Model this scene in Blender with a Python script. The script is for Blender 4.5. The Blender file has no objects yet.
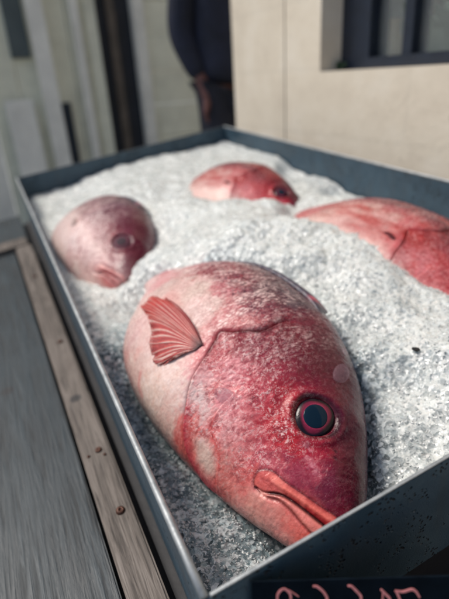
import bpy, bmesh, math, random
import numpy as np
from mathutils import Matrix, Vector
R_ = math.radians
random.seed(7); rng = np.random.default_rng(7)
SC = bpy.context.scene
COL = SC.collection

# ------------------------------------------------------------------ helpers
# the tray and its table lean a few degrees: TILT turns tray space (origin at
# the tray's near left rim corner, X across, Y along, Z out of it) to the world
TILT = Matrix(((0.99274, -0.00272, -0.12021, 0), (-0.00272, 0.99898, -0.04508, 0),
               (0.12021, 0.04508, 0.99172, 0), (0, 0, 0, 1)))
GROUND = -0.65

def lin(c):
    o = []
    for v in c:
        v /= 255.0
        o.append(v / 12.92 if v <= 0.04045 else ((v + 0.055) / 1.055) ** 2.4)
    return tuple(o)

def tag(o, label, cat, group=None, kind=None):
    o['label'] = label; o['category'] = cat
    if group: o['group'] = group
    if kind: o['kind'] = kind
    return o

def empty(name, M, label, cat, group=None):
    o = bpy.data.objects.new(name, None); COL.objects.link(o)
    o.matrix_world = M; o.empty_display_size = 0.02
    return tag(o, label, cat, group)

def obj(name, me, mats, parent=None, smooth=True):
    o = bpy.data.objects.new(name, me); COL.objects.link(o)
    for m in (mats if isinstance(mats, (list, tuple)) else [mats]): me.materials.append(m)
    if parent: o.parent = parent
    if smooth: me.polygons.foreach_set('use_smooth', [True] * len(me.polygons))
    return o

def mesh_bm(bm, name='mesh'):
    me = bpy.data.meshes.new(name); bm.normal_update(); bm.to_mesh(me); bm.free(); return me

def mesh_np(V, F, name='mesh'):
    me = bpy.data.meshes.new(name)
    V = np.asarray(V, float); F = np.asarray(F)
    me.vertices.add(len(V)); me.vertices.foreach_set('co', V.ravel())
    n = F.shape[1]
    me.loops.add(F.size); me.loops.foreach_set('vertex_index', F.ravel().astype(np.int32))
    me.polygons.add(len(F)); me.polygons.foreach_set('loop_start', np.arange(0, F.size, n, dtype=np.int32))
    me.update(calc_edges=True); me.validate(); return me

def box(bm, x0, x1, y0, y1, z0, z1, bev=0.0, seg=2):
    vs = [bm.verts.new((x, y, z)) for z in (z0, z1) for y in (y0, y1) for x in (x0, x1)]
    fs = [bm.faces.new([vs[i] for i in f]) for f in
          ((0, 2, 3, 1), (4, 5, 7, 6), (0, 1, 5, 4), (2, 6, 7, 3), (0, 4, 6, 2), (1, 3, 7, 5))]
    if bev:
        es = list({e for f in fs for e in f.edges})
        bmesh.ops.bevel(bm, geom=es, offset=bev, segments=seg, affect='EDGES', profile=0.5)
    return vs

def tube(bm, pts, r, n=10, caps=True):
    pts = [Vector(p) for p in pts]; rings = []
    for i, p in enumerate(pts):
        t = (pts[min(i + 1, len(pts) - 1)] - pts[max(i - 1, 0)]).normalized()
        a = t.cross(Vector((0, 0, 1)))
        if a.length < 1e-3: a = t.cross(Vector((0, 1, 0)))
        a.normalize(); b = t.cross(a)
        rr = r[i] if isinstance(r, (list, tuple)) else r
        rings.append([bm.verts.new(p + rr * (a * math.cos(2 * math.pi * k / n) + b * math.sin(2 * math.pi * k / n))) for k in range(n)])
    for A, B in zip(rings, rings[1:]):
        for k in range(n): bm.faces.new((A[k], A[(k + 1) % n], B[(k + 1) % n], B[k]))
    if caps:
        bm.faces.new(rings[0][::-1]); bm.faces.new(rings[-1])

def lathe(bm, prof, n=32, M=None):
    rings = []
    for r, z in prof:
        rings.append([bm.verts.new((max(r, 1e-5) * math.cos(2 * math.pi * k / n), max(r, 1e-5) * math.sin(2 * math.pi * k / n), z)) for k in range(n)])
    for A, B in zip(rings, rings[1:]):
        for k in range(n): bm.faces.new((A[k], A[(k + 1) % n], B[(k + 1) % n], B[k]))
    if M is not None:
        for ring in rings:
            for v in ring: v.co = M @ v.co

# value noise in numpy
def _h(ix, iy, iz):
    n = (ix * 374761393 + iy * 668265263 + iz * 2147483647 % 1274126177 + iz * 1274126177) & 0xFFFFFFFF
    n = ((n ^ (n >> 13)) * 1274126177) & 0xFFFFFFFF
    return ((n ^ (n >> 16)) & 0xFFFF) / 65535.0
def vnoise(x, y, z=0.0):
    x = np.asarray(x, float); y = np.asarray(y, float); z = np.zeros_like(x) + z
    i = np.floor(x).astype(np.int64); j = np.floor(y).astype(np.int64); k = np.floor(z).astype(np.int64)
    fx, fy, fz = x - i, y - j, z - k
    fx, fy, fz = [t * t * (3 - 2 * t) for t in (fx, fy, fz)]
    o = 0
    for a in (0, 1):
        for b in (0, 1):
            for c in (0, 1):
                o = o + _h(i + a, j + b, k + c) * (fx if a else 1 - fx) * (fy if b else 1 - fy) * (fz if c else 1 - fz)
    return o * 2 - 1
def fbm(x, y, z=0.0, o=4):
    s = 0; a = 1; t = 0
    for q in range(o):
        s = s + a * vnoise(x * 2 ** q + 17 * q, y * 2 ** q - 9 * q, z + 3.7 * q); t += a; a *= .5
    return s / t
def sstep(a, b, x):
    t = np.clip((x - a) / (b - a), 0, 1); return t * t * (3 - 2 * t)

# ------------------------------------------------------------------ materials
def mat(name, col=(.5, .5, .5), rough=.5, metal=0.0, **kw):
    m = bpy.data.materials.new(name); m.use_nodes = True
    p = m.node_tree.nodes['Principled BSDF']
    p.inputs['Base Color'].default_value = (*col, 1); p.inputs['Roughness'].default_value = rough
    p.inputs['Metallic'].default_value = metal
    for k, v in kw.items(): p.inputs[k.replace('_', ' ')].default_value = v
    return m
class NT:
    def __init__(s, m): s.m = m; s.t = m.node_tree; s.p = s.t.nodes['Principled BSDF']
    def n(s, ty, **kw):
        o = s.t.nodes.new(ty)
        for k, v in kw.items():
            if k in o.inputs: o.inputs[k].default_value = v
            else: setattr(o, k, v)
        return o
    def l(s, a, b): s.t.links.new(a, b)
    def coords(s, scale=(1, 1, 1), out='Object'):
        tc = s.n('ShaderNodeTexCoord'); mp = s.n('ShaderNodeMapping'); mp.inputs['Scale'].default_value = scale
        s.l(tc.outputs[out], mp.inputs['Vector']); return mp.outputs['Vector']
    def noise(s, vec, scale, detail=4, rough=.55, dist=0):
        o = s.n('ShaderNodeTexNoise'); o.inputs['Scale'].default_value = scale; o.inputs['Detail'].default_value = detail
        o.inputs['Roughness'].default_value = rough; o.inputs['Distortion'].default_value = dist
        s.l(vec, o.inputs['Vector']); return o.outputs['Fac']
    def vor(s, vec, scale, feature='F1', rnd=1.0):
        o = s.n('ShaderNodeTexVoronoi'); o.feature = feature; o.inputs['Scale'].default_value = scale
        o.inputs['Randomness'].default_value = rnd
        s.l(vec, o.inputs['Vector']); return o.outputs['Distance']
    def ramp(s, fac, stops):
        o = s.n('ShaderNodeValToRGB'); e = o.color_ramp.elements
        while len(e) < len(stops): e.new(0.5)
        for k, (pos, c) in zip(e, stops):
            k.position = pos; k.color = (*c, 1) if not isinstance(c, (int, float)) else (c, c, c, 1)
        s.l(fac, o.inputs['Fac']); return o.outputs['Color']
    def mix(s, fac, a, b, mode='MIX'):
        o = s.n('ShaderNodeMix'); o.data_type = 'RGBA'; o.blend_type = mode
        for x, i in ((fac, 0), (a, 6), (b, 7)):
            if hasattr(x, 'links'): s.l(x, o.inputs[i])
            else: o.inputs[i].default_value = x if i == 0 else (*x, 1)
        return o.outputs[2]
    def math(s, op, a, b=0.0):
        o = s.n('ShaderNodeMath'); o.operation = op
        for x, i in ((a, 0), (b, 1)):
            if hasattr(x, 'links'): s.l(x, o.inputs[i])
            else: o.inputs[i].default_value = x
        return o.outputs[0]
    def bump(s, h, dist, strength=1.0, prev=None):
        o = s.n('ShaderNodeBump'); o.inputs['Distance'].default_value = dist; o.inputs['Strength'].default_value = strength
        s.l(h, o.inputs['Height'])
        if prev is not None: s.l(prev, o.inputs['Normal'])
        return o.outputs['Normal']

def m_fish():
    m = mat('fish_skin', rough=.34); t = NT(m); p = t.p
    at = t.n('ShaderNodeAttribute'); at.attribute_name = 'Col'
    mk = t.n('ShaderNodeAttribute'); mk.attribute_name = 'Mask'
    sp = t.n('ShaderNodeSeparateColor'); t.l(mk.outputs['Color'], sp.inputs[0])
    oc = t.coords((1, 1, 1))
    wn = t.n('ShaderNodeTexNoise'); wn.inputs['Scale'].default_value = 60; wn.inputs['Detail'].default_value = 3; t.l(oc, wn.inputs['Vector'])
    va = t.n('ShaderNodeVectorMath'); va.operation = 'MULTIPLY_ADD'
    t.l(wn.outputs['Color'], va.inputs[0]); va.inputs[1].default_value = (.008, .008, .008); t.l(oc, va.inputs[2])
    mp = t.n('ShaderNodeMapping'); mp.inputs['Scale'].default_value = (.62, 1, .62); mp.inputs['Rotation'].default_value = (0, 0, R_(-16))
    t.l(va.outputs[0], mp.inputs['Vector'])
    cell = t.vor(mp.outputs[0], 330, 'F1', .75)                 # overlapping scales
    edge = t.vor(mp.outputs[0], 330, 'DISTANCE_TO_EDGE', .75)
    mp2 = t.n('ShaderNodeMapping'); mp2.inputs['Scale'].default_value = (.4, 1, .4); mp2.inputs['Rotation'].default_value = (0, 0, R_(-16)); t.l(va.outputs[0], mp2.inputs['Vector'])
    streak = t.noise(mp2.outputs[0], 430, 4, .65, .2)
    patch = t.noise(va.outputs[0], 70, 4, .6)
    fine = t.noise(va.outputs[0], 900, 4, .65, .1)
    grain = t.noise(va.outputs[0], 260, 5, .7, .2)
    mott = t.noise(va.outputs[0], 110, 5, .62)
    base = t.mix(.30, at.outputs['Color'], (.5, .5, .5), 'OVERLAY'); t.l(t.ramp(mott, [(.25, .22), (.75, .78)]), base.node.inputs[7])
    base2 = t.mix(.22, base, (.5, .5, .5), 'OVERLAY'); t.l(t.ramp(grain, [(.3, .2), (.7, .8)]), base2.node.inputs[7])
    # dark seams between scales, then scale-edge glints painted pale in patches
    seam = t.math('MULTIPLY', t.ramp(edge, [(.02, 1), (.14, 0)]), t.math('ADD', t.math('MULTIPLY', sp.outputs[1], .65), t.math('MULTIPLY', sp.outputs[0], .18)))
    c0 = t.mix(seam, base2, (.055, .012, .022))
    pk = t.ramp(t.math('ADD', t.math('MULTIPLY', patch, .9), t.math('MULTIPLY', streak, .8)), [(.80, 0), (.95, 1)])
    f1 = t.math('MULTIPLY', t.math('MULTIPLY', pk, t.ramp(cell, [(.25, 1), (.62, .25)])), sp.outputs[0])
    c1 = t.mix(f1, c0, (.80, .58, .54))
    fk = t.ramp(t.math('ADD', t.math('MULTIPLY', grain, .8), t.math('MULTIPLY', fine, .55)), [(.68, 0), (.80, 1)])
    f1b = t.math('MULTIPLY', fk, t.math('MULTIPLY', sp.outputs[2], .92))
    c1b = t.mix(f1b, c1, (.82, .58, .56))
    f2 = t.math('MULTIPLY', t.ramp(streak, [(.34, 1), (.46, 0)]), sp.outputs[1])
    c2 = t.mix(f2, c1b, (.040, .016, .028))
    rk = t.ramp(t.math('ADD', t.math('MULTIPLY', grain, .6), t.math('MULTIPLY', mott, .7)), [(.50, 1), (.62, 0)])
    c3 = t.mix(t.math('MULTIPLY', rk, t.math('MULTIPLY', sp.outputs[2], .8)), c2, (.22, .016, .030))
    t.l(c3, p.inputs['Base Color'])
    h = t.math('ADD', t.math('MULTIPLY', cell, -1.1), t.math('MULTIPLY', streak, .5))
    amp = t.math('ADD', t.math('MULTIPLY', t.math('ADD', sp.outputs[0], t.math('MULTIPLY', sp.outputs[2], .6)), .7), .16)
    nrm = t.bump(t.math('MULTIPLY', h, amp), .0011, .75)
    nrm = t.bump(t.math('MULTIPLY', grain, t.math('ADD', t.math('MULTIPLY', sp.outputs[2], .8), .07)), .0013, .7, nrm)
    nrm = t.bump(mott, .0022, .30, nrm)
    t.l(nrm, p.inputs['Normal'])
    t.l(t.ramp(grain, [(.3, .16), (.7, .38)]), p.inputs['Roughness'])
    p.inputs['Specular IOR Level'].default_value = .20
    p.inputs['Subsurface Weight'].default_value = .06; p.inputs['Subsurface Radius'].default_value = (.004, .0015, .001)
    p.inputs['Subsurface Scale'].default_value = 1.0
    p.inputs['Coat Weight'].default_value = .32; p.inputs['Coat Roughness'].default_value = .09
    t.l(t.bump(t.math('MULTIPLY', cell, amp), .0007, .6, t.bump(mott, .003, .6)), p.inputs['Coat Normal'])
    return m

def m_attr(name, rough=.35, coat=.3, bscale=500, bd=.0005):
    m = mat(name, rough=rough); t = NT(m)
    at = t.n('ShaderNodeAttribute'); at.attribute_name = 'Col'
    v = t.coords(); n = t.noise(v, bscale, 3)
    c = t.mix(.35, at.outputs['Color'], (.5, .5, .5), 'OVERLAY'); t.l(t.ramp(n, [(.3, .25), (.7, .75)]), c.node.inputs[7])
    t.l(c, t.p.inputs['Base Color']); t.l(at.outputs['Alpha'], t.p.inputs['Alpha'])
    t.l(t.bump(n, bd, .8), t.p.inputs['Normal'])
    t.p.inputs['Coat Weight'].default_value = coat; t.p.inputs['Coat Roughness'].default_value = .15
    t.p.inputs['Subsurface Weight'].default_value = .1; t.p.inputs['Subsurface Radius'].default_value = (.004, .0015, .001)
    t.p.inputs['Subsurface Scale'].default_value = 1.0
    return m

def facet(t, v, scale, k, prev=None):
    """tilt the normal by a fixed amount in every crystal"""
    o = t.n('ShaderNodeTexVoronoi'); o.inputs['Scale'].default_value = scale; t.l(v, o.inputs['Vector'])
    a = t.n('ShaderNodeVectorMath'); a.operation = 'SUBTRACT'; t.l(o.outputs['Color'], a.inputs[0]); a.inputs[1].default_value = (.5, .5, .5)
    b = t.n('ShaderNodeVectorMath'); b.operation = 'SCALE'; t.l(a.outputs[0], b.inputs[0]); b.inputs['Scale'].default_value = k
    c = t.n('ShaderNodeVectorMath'); c.operation = 'ADD'; t.l(b.outputs[0], c.inputs[0])
    if prev is None:
        g = t.n('ShaderNodeNewGeometry'); prev = g.outputs['Normal']
    t.l(prev, c.inputs[1])
    d = t.n('ShaderNodeVectorMath'); d.operation = 'NORMALIZE'; t.l(c.outputs[0], d.inputs[0])
    return d.outputs[0], o.outputs['Color'], o.outputs['Distance']
def m_ice():
    m = mat('packed_ice', (.74, .79, .79), .12); t = NT(m); p = t.p
    oc = t.coords(); wn = t.n('ShaderNodeTexNoise'); wn.inputs['Scale'].default_value = 240; t.l(oc, wn.inputs['Vector'])
    va = t.n('ShaderNodeVectorMath'); va.operation = 'MULTIPLY_ADD'; t.l(wn.outputs['Color'], va.inputs[0]); va.inputs[1].default_value = (.0035, .0035, .0035); t.l(oc, va.inputs[2]); v = va.outputs[0]
    n = t.noise(v, 520, 4, .6, .3); g = t.noise(v, 150, 4, .62, .4); big = t.noise(v, 34, 4)
    n1, c1, d1 = facet(t, v, 230, .75); n2, c2, d2 = facet(t, v, 520, .55, n1)
    wa = t.n('ShaderNodeAttribute'); wa.attribute_name = 'WetShade'
    s1 = t.n('ShaderNodeSeparateColor'); t.l(c1, s1.inputs[0]); s2 = t.n('ShaderNodeSeparateColor'); t.l(c2, s2.inputs[0])
    mixv = t.math('ADD', t.math('MULTIPLY', s1.outputs[0], .45), t.math('ADD', t.math('MULTIPLY', s2.outputs[0], .25), t.math('MULTIPLY', n, .35)))
    c = t.ramp(mixv, [(.22, (.52, .55, .535)), (.48, (.655, .67, .64)), (.75, (.82, .83, .79))])
    c = t.mix(t.ramp(big, [(.38, .28), (.58, 0.0)]), c, (.52, .565, .55))
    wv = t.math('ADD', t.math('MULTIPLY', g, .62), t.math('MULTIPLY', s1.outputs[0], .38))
    wc = t.ramp(wv, [(.36, (.030, .075, .095)), (.50, (.17, .26, .29)), (.66, (.70, .79, .80))])  # wet ice tones, also used for the painted channel shade
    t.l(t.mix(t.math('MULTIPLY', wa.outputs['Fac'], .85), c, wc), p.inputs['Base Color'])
    nr = t.bump(t.math('MULTIPLY', n, 1.0), .0008, .5, n2); nr = t.bump(d1, .0010, .5, nr); t.l(nr, p.inputs['Normal'])
    t.l(t.ramp(n, [(.35, .06), (.7, .26)]), p.inputs['Roughness'])
    p.inputs['Subsurface Weight'].default_value = .45; p.inputs['Subsurface Radius'].default_value = (.006, .0075, .008)
    p.inputs['Subsurface Scale'].default_value = 1.0
    p.inputs['IOR'].default_value = 1.33; p.inputs['Specular IOR Level'].default_value = .75
    p.inputs['Coat Weight'].default_value = .6; p.inputs['Coat Roughness'].default_value = .03; p.inputs['Coat IOR'].default_value = 1.4; t.l(n2, p.inputs['Coat Normal'])
    return m
def m_chip():
    m = mat('ice_chip', (.84, .88, .87), .07); p = m.node_tree.nodes['Principled BSDF']
    p.inputs['Transmission Weight'].default_value = .35; p.inputs['IOR'].default_value = 1.31
    p.inputs['Coat Weight'].default_value = .6; p.inputs['Coat Roughness'].default_value = .03
    t = NT(m); v = t.coords(); n1, c1, d1 = facet(t, v, 600, .5); t.l(n1, p.inputs['Normal']); t.l(n1, p.inputs['Coat Normal'])
    return m

def m_tray():
    m = mat('slate_metal', rough=.45); t = NT(m); v = t.coords()
    n = t.noise(v, 22, 5, .6); pit = t.vor(v, 300); area = t.noise(v, 45, 3); g = t.noise(v, 900, 2)
    streak = t.noise(t.coords((1, 1, .25)), 60, 4)
    c = t.ramp(n, [(.3, (.026, .054, .078)), (.55, (.042, .080, .112)), (.75, (.066, .108, .138))])
    c = t.mix(t.ramp(streak, [(.5, 0), (.75, .5)]), c, (.055, .07, .082))
    pm = t.math('MULTIPLY', t.ramp(pit, [(.24, 1), (.36, 0)]), t.ramp(area, [(.51, 0), (.58, 1)]))
    c = t.mix(pm, c, (.005, .006, .009))
    t.l(c, t.p.inputs['Base Color'])
    nr = t.bump(t.math('MULTIPLY', pm, -1.0), .0022, 1.0); nr = t.bump(g, .0004, .5, nr); nr = t.bump(n, .004, .25, nr)
    t.l(nr, t.p.inputs['Normal']); t.l(t.ramp(n, [(.3, .36), (.7, .6)]), t.p.inputs['Roughness'])
    t.p.inputs['Metallic'].default_value = .1
    return m
def m_rim():
    m = mat('worn_steel_edge', (.42, .44, .44), .3, .7); t = NT(m); v = t.coords()
    n = t.noise(v, 90, 5, .65); f = t.noise(v, 700, 2)
    t.l(t.ramp(n, [(.25, (.20, .22, .23)), (.5, (.33, .35, .36)), (.75, (.45, .47, .47))]), t.p.inputs['Base Color'])
    t.l(t.ramp(f, [(.3, .50), (.7, .66)]), t.p.inputs['Roughness']); t.l(t.bump(f, .0003, .3), t.p.inputs['Normal'])
    return m
def m_wood(name, c0, c1, c2, sc=1.0, ax=1, rough=.6, stains=()):
    m = mat(name, rough=rough); t = NT(m)
    s = [60 * sc, 60 * sc, 60 * sc]; s[ax] = 4.2 * sc
    v = t.coords(s); s2 = [230 * sc] * 3; s2[ax] = 12 * sc; v2 = t.coords(s2)
    n = t.noise(v, 1.0, 6, .65, 1.2); f = t.noise(v2, 1.0, 4, .6, .6); big = t.noise(t.coords(), 7, 3)
    c = t.ramp(n, [(.3, c0), (.5, c1), (.72, c2)])
    c = t.mix(t.ramp(f, [(.36, .75), (.5, 0)]), c, tuple(x * .35 for x in c0))
    c = t.mix(t.ramp(big, [(.4, .0), (.7, .45)]), c, c2)
    if stains:
        tc = t.n('ShaderNodeTexCoord')
        for (x, y, z, r) in stains:
            d = t.n('ShaderNodeVectorMath'); d.operation = 'DISTANCE'; t.l(tc.outputs['Object'], d.inputs[0]); d.inputs[1].default_value = (x, y, z)
            dd = t.math('ADD', d.outputs['Value'], t.math('MULTIPLY', t.math('SUBTRACT', n, .5), r * .8))
            k = t.n('ShaderNodeMapRange'); k.inputs['From Min'].default_value = r * .6; k.inputs['From Max'].default_value = r * 1.1
            k.inputs['To Min'].default_value = .85; k.inputs['To Max'].default_value = 0; t.l(dd, k.inputs['Value'])
            c = t.mix(k.outputs[0], c, (.012, .012, .014))
    t.l(c, t.p.inputs['Base Color'])
    h = t.math('ADD', n, t.math('MULTIPLY', f, .8))
    t.l(t.bump(h, .0012, .8), t.p.inputs['Normal']); t.l(t.ramp(f, [(.3, rough + .15), (.7, rough - .12)]), t.p.inputs['Roughness'])
    return m
def m_plain(name, col, rough=.6, var=.25, sc=12, bd=.002, metal=0.0):
    m = mat(name, col, rough, metal); t = NT(m); v = t.coords(); n = t.noise(v, sc, 5, .6)
    t.l(t.ramp(n, [(.3, tuple(x * (1 - var) for x in col)), (.7, tuple(min(1, x * (1 + var)) for x in col))]), t.p.inputs['Base Color'])
    t.l(t.bump(n, bd, .5), t.p.inputs['Normal']); return m
def m_brick():
    m = mat('whitewashed_brick', rough=.8); t = NT(m); tc = t.n('ShaderNodeTexCoord')
    sw = t.n('ShaderNodeSeparateXYZ'); t.l(tc.outputs['Object'], sw.inputs[0]); cb = t.n('ShaderNodeCombineXYZ')
    t.l(sw.outputs[1], cb.inputs[0]); t.l(sw.outputs[2], cb.inputs[1])
    b = t.n('ShaderNodeTexBrick'); t.l(cb.outputs[0], b.inputs['Vector']); b.inputs['Scale'].default_value = 1
    b.inputs['Brick Width'].default_value = .46; b.inputs['Row Height'].default_value = .15; b.inputs['Mortar Size'].default_value = .008
    b.inputs['Mortar Smooth'].default_value = .6
    n = t.noise(tc.outputs['Object'], 9, 6, .65); f = t.noise(tc.outputs['Object'], 70, 4)
    c = t.ramp(n, [(.3, (.60, .525, .42)), (.5, (.67, .595, .48)), (.7, (.71, .645, .54))])
    c = t.mix(t.math('MULTIPLY', b.outputs['Fac'], .09), c, (.40, .36, .30))
    c = t.mix(t.ramp(f, [(.66, 0), (.72, .5)]), c, (.30, .26, .20))
    t.l(c, t.p.inputs['Base Color'])
    nr = t.bump(t.math('MULTIPLY', b.outputs['Fac'], -1), .001, .12); t.l(t.bump(f, .002, .5, nr), t.p.inputs['Normal']); return m

M_FISH = m_fish(); M_FIN = m_attr('fin_membrane', .45, .08); M_ICE = m_ice(); M_CHIP = m_chip()
M_TRAY = m_tray(); M_RIM = m_rim()
M_IRIS = m_attr('iris', .18, .22, 900, .0002); M_IRIS.node_tree.nodes['Principled BSDF'].inputs['Specular IOR Level'].default_value = .22
M_PUPIL = mat('pupil', (.004, .014, .027), .07, Specular_IOR_Level=.12, Coat_Weight=.10, Coat_Roughness=.03)

# ------------------------------------------------------------------ the fish
# local space: X towards the dorsal side, Y towards the tail, Z the flank that faces up.
HL = .1683            # length of the head, the unit of the profile below
KX = np.array([0, .05, .1, .25, .5, .75, 1, 1.3, 1.75, 2.1, 2.45, 2.75])
KT = np.array([.03, .125, .19, .325, .505, .625, .688, .692, .60, .42, .21, .15])
KB = np.array([-.05, -.114, -.158, -.241, -.349, -.425, -.487, -.529, -.50, -.34, -.17, -.15])
KW = 1.244 * np.array([.045, .085, .108, .165, .235, .315, .372, .365, .30, .19, .09, .05])
def spl(x, kx, ky):
    x = np.asarray(x, float); m = np.gradient(ky, kx)
    i = np.clip(np.searchsorted(kx, x) - 1, 0, len(kx) - 2); h = kx[i + 1] - kx[i]; t = np.clip((x - kx[i]) / h, 0, 1)
    return (2*t**3-3*t**2+1)*ky[i] + (t**3-2*t**2+t)*h*m[i] + (-2*t**3+3*t**2)*ky[i+1] + (t**3-t**2)*h*m[i+1]
def prof(x):
    x = np.asarray(x, float)
    s = np.sqrt(np.clip(x / .05, 0, 1)); T = spl(x, KX, KT); B = spl(x, KX, KB); Mi = (T + B) / 2
    return Mi + (T - Mi) * s, Mi + (B - Mi) * s, spl(x, KX, KW) * s
def bend(x): return -.16 * np.clip(np.asarray(x) - 1.55, 0, None) ** 2
def zat(x, y):
    T, B, W = prof(x); c = (y - (T + B) / 2) / np.maximum((T - B) / 2, 1e-6)
    c = np.clip(np.abs(c), 0, 1) ** (1 / .9); return W * np.clip(1 - c * c, 0, 1) ** .425 + bend(x)

def pdist(X, Y, pl):
    """distance to a polyline, sign of the side (+ left of its direction) and the arc position 0..1"""
    pl = np.array(pl, float); best = np.full(X.shape, 1e9); sg = np.zeros(X.shape); ar = np.zeros(X.shape)
    seg = np.linalg.norm(np.diff(pl, axis=0), axis=1); cum = np.concatenate([[0], np.cumsum(seg)])
    for i in range(len(pl) - 1):
        a, b = pl[i], pl[i + 1]; d = b - a; L2 = d @ d
        t = np.clip(((X - a[0]) * d[0] + (Y - a[1]) * d[1]) / L2, 0, 1)
        dx = X - a[0] - t * d[0]; dy = Y - a[1] - t * d[1]; D = np.hypot(dx, dy)
        k = D < best; best = np.where(k, D, best)
        sg = np.where(k, np.sign(d[0] * dy - d[1] * dx), sg); ar = np.where(k, (cum[i] + t * seg[i]) / cum[-1], ar)
    return best, sg, ar
def smooth_pl(pl, n=8):
    pl = np.array(pl, float); k = np.arange(len(pl)); q = np.linspace(0, len(pl) - 1, (len(pl) - 1) * n + 1)
    return np.stack([spl(q, k, pl[:, 0]), spl(q, k, pl[:, 1])], 1)
def inpoly(X, Y, pl):
    pl = np.array(pl); r = np.zeros(X.shape, bool); j = len(pl) - 1
    for i in range(len(pl)):
        xi, yi = pl[i]; xj, yj = pl[j]
        c = ((yi > Y) != (yj > Y)) & (X < (xj - xi) * (Y - yi) / (yj - yi + 1e-12) + xi); r ^= c; j = i
    return r

# features, in head lengths (along, up) on the flank
OPERC = smooth_pl([(.90, .50), (.93, .42), (.925, .315), (.935, .268), (.968, .225), (1.012, .158), (1.062, .107), (1.03, .06), (.991, -.01), (.955, -.12),
                   (.917, -.19), (.870, -.248), (.835, -.297), (.784, -.347), (.719, -.38), (.626, -.378), (.549, -.356)])
PREOP = smooth_pl([(.745, -.05), (.735, -.13), (.700, -.206), (.637, -.22), (.582, -.255), (.545, -.315)])
MAXTOP = smooth_pl([(.345, -.168), (.385, -.172), (.410, -.145), (.412, -.106), (.374, -.062), (.313, -.043), (.261, -.021), (.212, .001), (.138, .035), (.08, .06), (.0, .03)])
GAP = smooth_pl([(.375, -.168), (.337, -.150), (.285, -.094), (.24, -.067), (.179, -.041), (.129, -.021), (.08, -.005), (.0, -.01)])
LOWLIP = smooth_pl([(.373, -.173), (.317, -.152), (.267, -.112), (.21, -.093), (.158, -.085), (.10, -.072), (.02, -.05)])
EYE = (.463, .243); EYE_R = .094
CTRL = [(0.583,0.345,150,35,55),(0.579,0.192,170,40,55),(0.525,0.065,185,55,65),(0.447,0.063,190,50,60),(0.353,0.131,165,45,65),(0.297,0.245,120,30,55),(0.398,0.398,115,30,60),(0.581,0.513,120,40,60),(0.210,0.270,110,20,45),(0.183,0.101,120,35,60),(0.310,0.042,160,60,80),(0.419,-0.045,190,90,100),(0.479,-0.188,205,120,120),(0.667,-0.168,215,150,150),(0.737,-0.047,205,125,130),(0.690,0.101,195,85,95),(0.854,0.036,205,130,135),(0.785,0.229,160,55,70),(0.765,0.385,150,45,60),(0.732,0.523,120,45,60),(0.904,0.192,150,50,65),(0.974,0.145,165,60,70),(0.946,0.001,190,90,95),(0.917,-0.083,210,150,150),(0.640,-0.286,215,175,165),(0.762,-0.328,215,110,105),(0.773,-0.427,220,120,110),(0.467,-0.283,212,122,116),(0.402,-0.186,206,92,90),(0.340,-0.265,214,146,136),(0.234,-0.174,216,138,130),(0.172,-0.148,212,112,106),(0.904,-0.401,215,180,170),(1.125,-0.421,215,185,175),(1.431,-0.394,200,160,155),(1.642,-0.383,195,150,150),(0.961,-0.235,220,190,180),(1.095,-0.320,222,190,180),(0.860,-0.195,215,185,180),(1.300,0.010,200,172,166),(1.273,0.135,198,166,160),(1.852,-0.023,198,170,162),(2.103,-0.032,205,140,140),(2.021,0.181,190,100,105),(1.716,0.345,160,65,75),(1.410,0.391,150,50,65),(1.394,0.255,190,110,115),(1.180,0.223,185,95,100),(1.071,0.352,140,55,70),(1.101,0.484,120,60,70),(1.500,0.161,202,176,166),(1.006,0.256,190,110,110),(0.910,0.429,145,45,60),(0.920,0.533,130,50,65),(1.219,0.486,110,70,80),(1.038,0.550,90,70,80),
        (2.5,.1,190,95,100),(2.5,-.1,215,180,175),(.05,.05,120,30,50),(.05,-.1,220,100,90)]

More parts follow.
